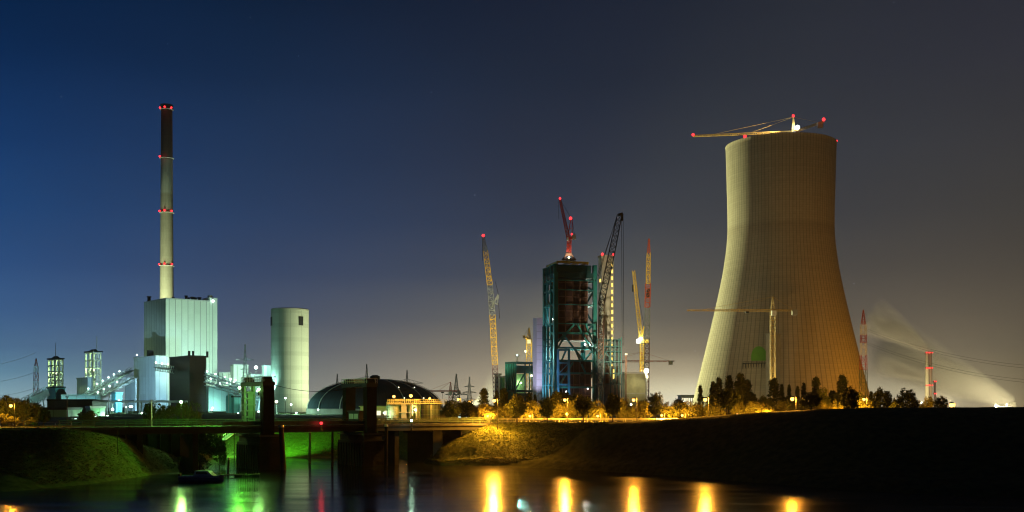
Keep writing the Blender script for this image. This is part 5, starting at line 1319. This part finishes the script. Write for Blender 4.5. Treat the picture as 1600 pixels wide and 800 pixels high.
def tree(kind, label, px, ytop, D, wpx=None, group=None, zg=None, name=None):
    k = kind.rstrip('0123456789'); x = XX(px, D); zg = terrain(x, D) if zg is None else zg
    if k == 'poplar' and wpx: wpx *= 1.5
    h = ZZ(ytop, D) - zg; s = h / HGT[k]; sw = s if wpx is None else (wpx / 2 / F * D) / HALFW[k]
    o = thing(name or {'round': 'round_tree', 'broad': 'broad_tree', 'poplar': 'poplar_tree', 'shrub': 'shrub', 'willow': 'willow_tree'}[k], label, 'shrub' if k == 'shrub' else 'tree', (x, D, zg), tree_seed.uniform(0, 6.28), group)
    o.scale = (sw, sw, s)
    cr, tr = MES[kind]
    for nm, me in (('crown', cr), ('trunk' if k != 'shrub' else 'stem', tr)):
        c = bpy.data.objects.new(nm, me); COL.objects.link(c); c.parent = o
    return o
G1 = 'dark round trees along the lit road'
for kind, px, yt, D, w_, lb in (
    ('round0', 808, 616, 236, 37, 'dark round tree nearest the shadowed grass slope by the road'),
    ('round1', 855, 619, 236, 32, 'dark round tree in front of the white concrete slab tower'),
    ('round2', 912, 616, 224, 34, 'dark round tree under the brown core of the boiler frame'),
    ('round0', 957, 615, 219, 33, 'dark round tree below the windowed concrete tower'),
    ('round1', 1024, 612, 216, 28, 'dark round tree right of the brilliant white floodlight'),
    ('round2', 1136, 606, 206, 40, 'broad dark round tree left of the front crane shaft'),
    ('round0', 1268, 612, 195, 42, 'dark round tree in front of the cooling tower right half'),
    ('round1', 1327, 603, 196, 36, 'tall dark round tree at the right foot of the cooling tower'),
    ('round2', 1377, 604, 232, 33, 'dark round tree just right of the striped mast'),
    ('round0', 1417.5, 607, 232, 40, 'widest dark round tree, between the striped mast and far chimneys'),
    ('round1', 1470, 618, 236, 26, 'small dark round tree beside the far chimneys'),
    ('round2', 1396, 622, 262, 22, 'small tree filling the gap behind two dark round trees'),
    ('round1', 1240, 622, 250, 26, 'small lit round tree between two street lamps before the tower')):
    tree(kind, lb, px, yt, D, w_, G1)
G2 = 'dark broad trees by the tanks'
tree('broad0', 'broad black tree next to the lit tanks', 706, 624, 262, 34, G2)
tree('broad1', 'broad black tree right of the first, by the kiosk', 727, 625, 266, 36, G2)
G3 = 'dark poplars before the construction site'
for kind, px, yt, D, w_, lb in (
    ('poplar0', 756.5, 606, 300, 15, 'dark stout poplar left of the slanted lattice boom'),
    ('poplar1', 776, 610, 310, 8, 'thin poplar at the foot of the slanted lattice boom'),
    ('poplar2', 787, 606, 305, 14, 'dark poplar in front of the low teal hall'),
    ('poplar0', 827, 612, 310, 12, 'dark poplar before the white slab tower edge'),
    ('poplar1', 836, 616, 315, 7, 'thin poplar directly below the white slab tower'),
    ('poplar2', 873, 612, 290, 30, 'wide lit poplar below the blue scaffold'),
    ('poplar1', 884, 613, 296, 20, 'poplar before the lower brown core'),
    ('poplar0', 1094.5, 601, 300, 9, 'slim poplar at the left foot of the cooling tower'),
    ('poplar1', 1114, 596, 305, 11, 'slim poplar second from the cooling tower left edge'),
    ('poplar2', 1123, 589, 300, 12, 'pointed poplar left of the tall dark pair'),
    ('poplar0', 1139, 586, 300, 15, 'tall pointed poplar left of the bracket platform'),
    ('poplar1', 1157, 583, 295, 20, 'tallest stout poplar below the bracket platform'),
    ('poplar0', 1168, 592, 298, 16, 'stout poplar between the tallest poplar and the shaft'),
    ('poplar2', 1209, 590, 290, 17, 'dark poplar directly before the front crane mast'),
    ('poplar1', 1221.5, 600, 300, 8, 'thin poplar just right of the concrete shaft'),
    ('poplar0', 1233, 600, 300, 7, 'thinnest poplar right of the concrete shaft'),
    ('poplar2', 1246.5, 603, 300, 8, 'small poplar left of a pair on the tower right half'),
    ('poplar1', 1256, 598, 302, 9, 'small poplar next to the tall dark spire'),
    ('poplar0', 1275, 588, 290, 15, 'tall dark spire poplar on the right half of the cooling tower'),
    ('poplar2', 1315.5, 585, 285, 17, 'tall leaning dark poplar at the right edge of the cooling tower'),
    ('poplar1', 1301, 610, 290, 16, 'low poplar left of the leaning dark poplar'),
    ('poplar0', 1361, 611, 290, 9, 'thin poplar behind the striped mast foot')):
    tree(kind, lb, px, yt, D, w_, G3)
G7 = 'dark bushy trees between the poplars'
for kind, px, yt, D, w_, lb in (
    ('broad0', 1117, 612, 282, 30, 'dark bushy tree under the slim poplars at the cooling tower left side'),
    ('round1', 1150, 604, 276, 30, 'dark bushy tree right of the broad round tree'),
    ('broad1', 1172, 611, 280, 28, 'dark bushy tree left of the concrete shaft foot'),
    ('round2', 1194, 617, 270, 24, 'low dark bushy tree at the concrete shaft foot'),
    ('broad0', 1230, 617, 285, 30, 'low dark bushy tree under the two thin poplars'),
    ('round0', 1285, 606, 272, 30, 'dark bushy tree right of the tall spire poplar'),
    ('broad1', 1305, 614, 280, 34, 'low dark bushy tree left of the tall round tree'),
    ('round1', 1340, 611, 270, 30, 'dark bushy tree at the foot of the right striped mast'),
    ('broad0', 1062, 622, 285, 30, 'low dark bushy tree before the far lit hall'),
    ('round2', 1006, 622, 280, 24, 'dark bushy tree behind the hedge under the concrete block'),
    ('broad1', 900, 614, 284, 36, 'wide dark bushy tree before the lower brown core'),
    ('round0', 870, 610, 280, 26, 'dark bushy tree before the blue scaffold foot')):
    tree(kind, lb, px, yt, D, w_, G7)
G4 = 'sodium lit shrubs of the roadside hedge'
sh_rg = random.Random(3)
spots = [(741, 634, 262), (752, 630, 259), (765, 636, 257), (779, 631, 260), (793, 634, 258), (801, 623, 262), (822, 634, 258), (833, 627, 262), (842, 632, 259), (868, 622, 262), (876, 634, 258), (889, 629, 261), (897, 622, 263), (926, 632, 259), (936, 626, 262), (946, 634, 258), (972, 622, 261), (982, 631, 258), (996, 633, 260), (1008, 628, 259), (1038, 628, 261), (1050, 634, 257), (1064, 630, 260), (1080, 627, 258), (1092, 631, 261), (1106, 634, 257), (1116, 628, 262), (1155, 628, 262), (1168, 632, 259), (1182, 626, 261), (1197, 630, 259), (1222, 627, 262), (1254, 629, 263), (1292, 627, 262), (1306, 624, 264), (1344, 624, 262), (1362, 628, 263), (1448, 618, 252), (1437, 626, 256)]
near = ['below the slanted boom', 'left of the dark poplars', 'by the kiosk end of the road', 'beside the road at the slope', 'under the low teal hall']
for i, (px, yt, D) in enumerate(spots):
    nr = min((abs(px - q), t) for q, t in ((757, 'the first street lamp'), (808, 'the round tree at the slope'), (855, 'the round tree under the white slab'), (883, 'the street lamp under the blue scaffold'), (912, 'the round tree under the brown core'), (957, 'the round tree under the windowed tower'), (990, 'the street lamp under the concrete block'), (1024, 'the round tree by the white floodlight'), (1060, 'the far lit hall'), (1102, 'the street lamp at the tower foot'), (1136, 'the broad round tree'), (1185, 'the concrete shaft'), (1238, 'the street lamp before the tower'), (1268, 'the right half round tree'), (1327, 'the tall round tree'), (1350, 'the striped mast'), (1443, 'the far chimneys')))[1]
    sdw = {0: 'sodium lit hedge shrub'}[0]
    lb = '%s shrub in the yellow lit roadside hedge near %s' % (('low', 'full', 'ragged', 'dense', 'tall')[i % 5], nr)
    if lb.lower() in LABELS: lb += ', the one further along'
    tree('shrub%d' % (i % 4), lb, px, yt, D, sh_rg.uniform(24, 36), G4)
# left side
G5 = 'sodium lit trees above the left bank'
for kind, px, yt, D, w_, lb in (('broad0', -8, 619, 204, 40, 'orange lit tree cut by the left edge of the view'), ('broad1', 14, 616, 206, 36, 'dark orange tree with a bright lit side, second from the edge'), ('broad0', 36, 622, 208, 34, 'dark tree in the middle of the left clump'), ('broad1', 54, 628, 210, 32, 'lower dark tree on the right side of the left clump'), ('broad0', 68, 636, 212, 24, 'lowest dark tree ending the left clump')):
    tree(kind, lb, px, yt, D, w_, G5)
for i, (px, yt, D, w_) in enumerate(((4, 646, 199, 26), (24, 650, 200, 22), (48, 652, 201, 26))):
    tree('shrub%d' % i, 'orange lit shrub behind the left railing, %s' % ('nearest the edge', 'under the bright lit tree', 'below the middle of the clump')[i], px, yt, D, w_, 'shrubs behind the left railing')
tree('shrub3', 'dark round bush behind the railing before the green shed', 141, 642, 232, 42, None, name='bush')
G6 = 'green lit willows behind the bridge railing'
for kind, px, yt, D, w_, lb in (('willow0', 238, 630, 240, 30, 'dark bare twigged willow left of the tall green lamp post'), ('willow1', 262, 634, 243, 34, 'dense willow directly behind the tall green lamp post'), ('willow0', 292, 629, 238, 40, 'largest green lit willow before the brown tower'), ('willow1', 310, 643, 246, 28, 'low willow at the foot of the brown tower')):
    tree(kind, lb, px, yt, D, w_, G6)
tree('willow1', 'large bushy willow overhanging the water on the spit by the boat', 312, 671, 206, 66, None, zg=0.4)
tree('willow0', 'small willow bush at the water edge beside the bridge pier', 343, 690, 212, 26, None, zg=0.2)
rg6 = random.Random(9)
for i, (px, yt, D, w_) in enumerate(((346, 669, 268, 22), (362, 671, 274, 18))):
    tree('shrub%d' % (i + 1), 'green lit shrub on the far bank under the bridge, %s' % ('left one', 'next to the pier')[i], px, yt, D, w_, 'shrubs on the far bank')

# ================================================================== STREET LAMPS, RAILINGS, POSTS
def sodium(label, px, py, D, power, r=.36, **k): return small_lamp('street_lamp', label, px, py, D, SODIUM, power * 7.5, 'sodium', None, r, 'street lamp', 'sodium street lamps along the road', arm=.7, **k)
sl0 = sodium('sodium street lamp at the foot of the slanted lattice boom', 772.5, 626, 233.5, 9000)
spot(sl0, (-.9, -.3, ZZ(626, 233.5) - sl0.location.z - .9), (XX(742, 228), 228, 4.0), 56000, SODIUM, 150, .8, .3, sl0.location)
sodium('sodium street lamp in front of the blue scaffold', 882.5, 625, 250, 26000)
sodium('small sodium street lamp below the concrete block', 990, 625, 226, 14000, .33)
sodium('sodium street lamp at the left foot of the cooling tower', 1102, 624.5, 215, 20000)
sodium('sodium street lamp before the centre of the cooling tower', 1238, 623.5, 203, 18000, .36)
sodium('sodium street lamp near the striped mast', 1350, 624, 256, 17000, .36)
sodium('lone bright sodium lamp on the dark bank, right of the far chimneys', 1487, 633, 240, 12000, .5)
sodium('dim sodium lamp behind the small tree near the far chimneys', 1464, 629, 262, 5000, .24)
sodium('sodium street lamp hidden low among the broad black trees', 733, 628, 275, 14000, .34)
sodium('sodium street lamp behind the hedge left of the first one', 716, 624, 300, 9000, .34)
sodium('added low sodium hedge light behind the right round trees', 1428, 650, 258, 16000, .3)  # the low lamps from here on are added to light the hedge
sodium('added low sodium hedge light behind the tall round tree', 1312, 649, 260, 14000, .3)
sodium('added low sodium hedge light behind the broad round tree', 1152, 648, 254, 13000, .3)
sodium('added low sodium hedge light behind the tree by the white floodlight', 1034, 649, 254, 13000, .3)
sodium('added low sodium light under the hedge below the concrete block', 1066, 649, 253, 12000, .3)
sodium('added low sodium light under the hedge near the kiosk', 762, 650, 255, 12000, .3)
sodium('added low sodium light at the hedge foot before the concrete shaft', 1195, 647, 256, 12000, .3)
sodium('added low sodium hedge light between the two trees under the frame', 934, 650, 254, 13000, .3)
sodium('added low sodium hedge light behind the round tree at the slope', 828, 650, 254, 13000, .3)
sodium('street lamp half hidden in the orange lit trees on the left', 17, 634, 199, 5000, .3)
sodium('street lamp low beside the orange railing on the left', -14, 640, 192, 700, .3)
def railing(name, label, pts, zf, h, step, m, cat='railing', r=.045, rails=(.5, 1.0)):
    o = thing(name, label, cat, (pts[0].x, pts[0].y, zf(pts[0].x, pts[0].y))); b0 = o.location.copy()
    q = MB(); rl = MB(); acc = 0
    for a, b in zip(pts, pts[1:]):
        n = max(1, int((b - a).length / step)); pv = None
        for k in range(n + 1):
            p = a.lerp(b, k / n); p = Vector((p.x, p.y, zf(p.x, p.y)))
            q.beam(p - b0, p - b0 + Vector((0, 0, h)), r * 1.6)
            if pv is not None:
                for f in rails: rl.beam(pv - b0 + Vector((0, 0, h * f)), p - b0 + Vector((0, 0, h * f)), r * 1.3)
            pv = p
    if name == 'light_line_rail':
        n_ = len(q.v) // 8
        for k in range(n_):
            p_ = MB(); p_.v = q.v[8 * k:8 * k + 8]; p_.f = q.f[:6]; p_.build('post', m, o)
    else: q.build('post_lattice', m, o)
    rl.build('rail', m, o)
    return o
railing('railing', 'pale orange lit railing along the top of the left bank', [Vector((XX(px, D), D, 0)) for px, D in ((-120, 182), (-20, 183), (60, 184.5), (112, 187))], terrain, 1.05, 1.9, M_['galv'])
railing('railing', 'railing along the lit road beyond the bridge', [p + Vector((0, -3.9, 0)) for p in roadR[:8]], lambda x, y: 8.3, 1.0, 2.0, M_['galv'], rails=(.45, .75, 1.0))
railing('light_line_rail', 'long low pale rail added as the bright line on the far road side', [p + Vector((0, 3.9, 0)) for p in roadR[1:7]], lambda x, y: 8.4, .75, 2.5, M_['white'], 'guard rail', .09, (.7, 1.0))  # added rail stands in for the bright light trails of cars
def post(label, px, y0, D, r=.07, m='steel_dark', zg=None):
    x = XX(px, D); zg = terrain(x, D) if zg is None else zg; o = thing('post', label, 'post', (x, D, zg)); h = ZZ(y0, D) - zg
    q = MB(); q.tube((0, 0, -.4), (0, 0, h), r, r * .8, 7); q.build('shaft', M_[m], o)
    q = MB(); q.box(-.35, .35, -.06, .06, h - .1, h + .06); q.build('cross_piece', M_[m], o)
    return o
post('slim dark post standing on the green grass spit', 183.5, 668, 184, .06)
post('tall dark lamp post without light by the dark hall', 105, 620, 214, .10, zg=8.2)
post('bare grey pole in front of the left willow', 237, 625, 216, .10, 'galv', 8.0)
post('short lit sign post on the edge of the yellow slope', 763.5, 657, 241.5, .05, 'galv')
sg = thing('road_sign', 'small square sign on a post by the lit road', 'sign', (XX(764.5, 243), 243, 8.3))
q = MB(); q.tube((0, 0, 0), (0, 0, 1.0), .04); q.build('post', M_['galv'], sg); q = MB(); q.box(-.3, .3, -.03, .03, .75, 1.35); q.build('sign_plate', M_['white'], sg)
sg2 = thing('road_sign', 'small pale round sign beside the hedge under the blue scaffold', 'sign', (XX(886, 252), 252, 8.5))
q = MB(); q.tube((0, 0, 0), (0, 0, 1.5), .04); q.build('post', M_['galv'], sg2)
q = MB(); q.tube((0, -.03, 1.7), (0, .03, 1.7), .32, n=14); q.build('sign_plate', M_['white'], sg2)
# stair on the green far bank
stp = thing('bank_stair', 'pale railed stair climbing the bright green bank beside the bridge pier', 'stair', P(352, 690, 262)); b0 = stp.location.copy()
q = MB(); e0, e1 = P(349, 687, 262) - b0, P(372, 671, 270) - b0
q.beam(e0, e1, 1.2, .25); q.build('stair_flight', M_['galv'], stp)
q = MB()
for k in range(8):
    c = e0.lerp(e1, k / 7); q.beam(c, c + Vector((0, 0, 1.1)), .08)
q.beam(e0 + Vector((0, 0, 1.1)), e1 + Vector((0, 0, 1.1)), .09); q.build('handrail', M_['white'], stp)
q = MB(); q.box(e1.x - 2.6, e1.x - 2.2, e1.y - .2, e1.y + .2, -4, e1.z - 1); q.build('support_leg', M_['galv'], stp)

# ================================================================== GRASS TUFTS on the slopes that show
def grass(name, label, regs, n, seed, m):
    rg = random.Random(seed); v = []; f = []
    for (p0, p1, d0, d1, share) in regs:
        c = 0
        while c < int(n * share):
            px, D = rg.uniform(p0, p1), rg.uniform(d0, d1); x = XX(px, D); z = terrain(x, D); c += 1
            if z < .45: continue
            h = rg.uniform(.04, .13)
            for k in range(3):
                a = rg.uniform(0, 6.283); w_ = rg.uniform(.05, .11); lx, ly = rg.gauss(0, .16), rg.gauss(0, .16); ox, oy = rg.gauss(0, .1), rg.gauss(0, .1)
                i = len(v); v += [(x + ox - math.cos(a) * w_, D + oy - math.sin(a) * w_, z - .03), (x + ox + math.cos(a) * w_, D + oy + math.sin(a) * w_, z - .03), (x + ox + lx, D + oy + ly, z + h)]; f.append((i, i + 1, i + 2))
    me = bpy.data.meshes.new(name); me.from_pydata(v, [], f); me.materials.append(m); me.update()
    o = bpy.data.objects.new(name, me); COL.objects.link(o); o['kind'] = 'stuff'; o['label'] = label; o['category'] = 'grass'
    return o
M_['grass'] = foliage('grass_blades', (0.055, 0.075, 0.020), (0.11, 0.125, 0.038))
grass('grass', 'short rough grass on the river banks', [(0, 310, 160, 214, .30), (425, 545, 250, 278, .2), (335, 380, 256, 282, .06), (600, 660, 252, 276, .06), (670, 1060, 216, 241, .38)], 90000, 4, M_['grass'])

# ================================================================== PLUMES of steam
def plume(name, label, path, rad, dens, seed, col=(.95, .93, .88)):
    """Closed drifting steam body along a path; thin, uneven volume."""
    base = Vector(path[0]); q = MB(); n = 18; m_ = len(path)
    for i, (p, r_) in enumerate(zip(path, rad)):
        a = Vector(path[max(0, i - 1)]); b = Vector(path[min(m_ - 1, i + 1)]); t = (b - a).normalized(); s = t.cross(Vector((0, 1, 0))).normalized()
        for k in range(n):
            an_ = 2 * math.pi * k / n; q.v.append(Vector(p) - base + s * math.cos(an_) * r_ * 1.35 + Vector((0, 1, 0)) * math.sin(an_) * r_ * 1.35)
    for i in range(m_ - 1):
        for k in range(n): q.f.append((i * n + k, i * n + (k + 1) % n, (i + 1) * n + (k + 1) % n, (i + 1) * n + k))
    q.f += [tuple(range(n))[::-1], tuple(range((m_ - 1) * n, m_ * n))]
    m = bpy.data.materials.new(name + '_vapour'); m.use_nodes = True; t = m.node_tree; t.nodes.clear(); nn = t.nodes.new; l = t.links.new
    out_ = nn('ShaderNodeOutputMaterial'); pv = nn('ShaderNodeVolumePrincipled'); pv.inputs['Color'].default_value = (*col, 1); pv.inputs['Anisotropy'].default_value = 0.0
    tc_ = nn('ShaderNodeTexCoord')
    # distance from the plume axis and along it, in the plume's own frame
    d = Vector(path[-1]) - base; L = d.length; d.normalize(); up = Vector((0, 1, 0)).cross(d).normalized()
    def dot(vec, off=0):
        vm = nn('ShaderNodeVectorMath'); vm.operation = 'DOT_PRODUCT'; vm.inputs[1].default_value = vec; l(tc_.outputs['Object'], vm.inputs[0]); return vm.outputs['Value']
    def M(op, a, b=None, c=None):
        k = nn('ShaderNodeMath'); k.operation = op
        for i, x in enumerate((a, b, c)):
            if x is None: continue
            if isinstance(x, (int, float)): k.inputs[i].default_value = x
            else: l(x, k.inputs[i])
        return k.outputs[0]
    u = M('DIVIDE', dot(d), L); ww = dot(up); yy = dot((0, 1, 0))
    # radius and sideways bow along u as curves
    RM = max(rad); us = [(Vector(p) - base).dot(d) / L for p in path]; bow = [(Vector(p) - base).dot(up) for p in path]
    BC = sum(b_ * u_ * (1 - u_) for u_, b_ in zip(us, bow)) / max(1e-6, sum((u_ * (1 - u_)) ** 2 for u_ in us))
    uc = M('MINIMUM', M('MAXIMUM', u, 0.0), 1.0)
    rr = M('ADD', rad[0], M('MULTIPLY', M('POWER', uc, .85), RM - rad[0])); bb = M('MULTIPLY', M('MULTIPLY', uc, M('SUBTRACT', 1.0, uc)), BC)
    dw = M('SUBTRACT', ww, bb); dist = M('DIVIDE', M('SQRT', M('ADD', M('MULTIPLY', dw, dw), M('MULTIPLY', yy, yy))), rr)
    core = M('MAXIMUM', M('SUBTRACT', 1.0, M('MULTIPLY', dist, dist)), 0.0)
    cb = nn('ShaderNodeCombineXYZ'); l(M('MULTIPLY', u, L / RM * .42), cb.inputs[0]); l(M('DIVIDE', ww, RM * .55), cb.inputs[1]); l(M('DIVIDE', yy, RM * .8), cb.inputs[2])
    nz = nn('ShaderNodeTexNoise'); nz.inputs['Scale'].default_value = 1.6; nz.inputs['Detail'].default_value = 5; l(cb.outputs[0], nz.inputs['Vector'])
    no = M('MAXIMUM', M('SUBTRACT', M('MULTIPLY', nz.outputs[0], 2.6), .78), 0.06)
    fade = M('POWER', M('MAXIMUM', M('SUBTRACT', 1.0, u), 0.0), .7)
    spread = M('DIVIDE', RM, M('MAXIMUM', rr, RM * .12))
    de = M('MULTIPLY', M('MULTIPLY', M('POWER', core, 1.9), no), M('MULTIPLY', M('MULTIPLY', fade, M('POWER', spread, .6)), dens))
    l(de, pv.inputs['Density']); l(pv.outputs[0], out_.inputs['Volume'])
    o = q.build(name, m); o.location = base; o['kind'] = 'stuff'
    bm_ = bmesh.new(); bm_.from_mesh(o.data); bmesh.ops.recalc_face_normals(bm_, faces=bm_.faces); print('VOL', bm_.calc_volume(signed=True)); bm_.to_mesh(o.data); bm_.free()
    o['label'] = label; o['category'] = 'steam'
    return o
def path_px(pts, D): return [P(x, y, D) for x, y in pts]
plume('steam_plume', 'long low warm steam plume drifting left from the tiny far cooling tower', path_px(((1582, 627), (1565, 621), (1540, 611), (1505, 598), (1465, 580), (1420, 558), (1370, 536)), 3600), [18, 26, 40, 62, 88, 115, 135], .12, 1)
plume('steam_plume', 'steam drifting up and left from the joined pair of far chimneys', path_px(((1451, 549), (1444, 541), (1428, 531), (1405, 519), (1380, 506), (1355, 494)), 2200), [4, 10, 22, 36, 46, 52], .20, 2)
plume('steam_plume', 'faint steam streak drifting left from the short far chimney', path_px(((1460, 594), (1450, 590), (1430, 585), (1400, 578), (1370, 568)), 2300), [3, 7, 14, 24, 32], .15, 3)
# yard lights of the far plant that light the steam
def far_light(label, px, py, D, power, col, r):
    t = thing('floodlight_mast', label, 'floodlight', P(px, py, D), 0, 'far plant floodlights'); zg = P(px, py, D).z
    MB().tube((0, 0, -zg), (0, 0, 0), .6, .4).build('mast', M_['galv'], t); MB().sphere((0, 0, r), r, 8, 6).build('lamp_head', M_['halide_warm'], t)
    point(t, (0, 0, r), power, col, r * 1.02)
far_light('far floodlight left of the tiny cooling tower', 1556, 634, 3300, 2.6e7, (1, .82, .42), 3.0)
far_light('far floodlight close beside the tiny cooling tower', 1573, 633.5, 3480, 1.1e7, (1, .86, .48), 3.0)
far_light('far floodlight low on the horizon right of the pair of chimneys', 1478, 632, 2500, 2.6e7, (1, .80, .40), 2.5)
far_light('far floodlight behind the trees at the foot of the far chimneys', 1440, 631, 2050, 1.4e7, (1, .80, .42), 2.0)

dups = {k: v for k, v in LABELS.items() if len(v) > 1}
if dups: print('SAME LABELS', dups)

# ================================================================== NIGHT AIR
HZD = 5.0e-5
hm = bpy.data.materials.new('night_air'); hm.use_nodes = True
t = hm.node_tree; t.nodes.clear(); ho = t.nodes.new('ShaderNodeOutputMaterial'); hv = t.nodes.new('ShaderNodeVolumePrincipled')
hv.inputs['Color'].default_value = (.93, .95, 1.0, 1); hv.inputs['Density'].default_value = HZD; hv.inputs['Anisotropy'].default_value = 0.3
t.links.new(hv.outputs[0], ho.inputs['Volume'])
hz_ = MB().box(-4600, 4600, -80, 5900, -5, 360).build('haze', hm); hz_['kind'] = 'stuff'; hz_['label'] = 'thin even night haze over the river and plant'; hz_['category'] = 'haze'
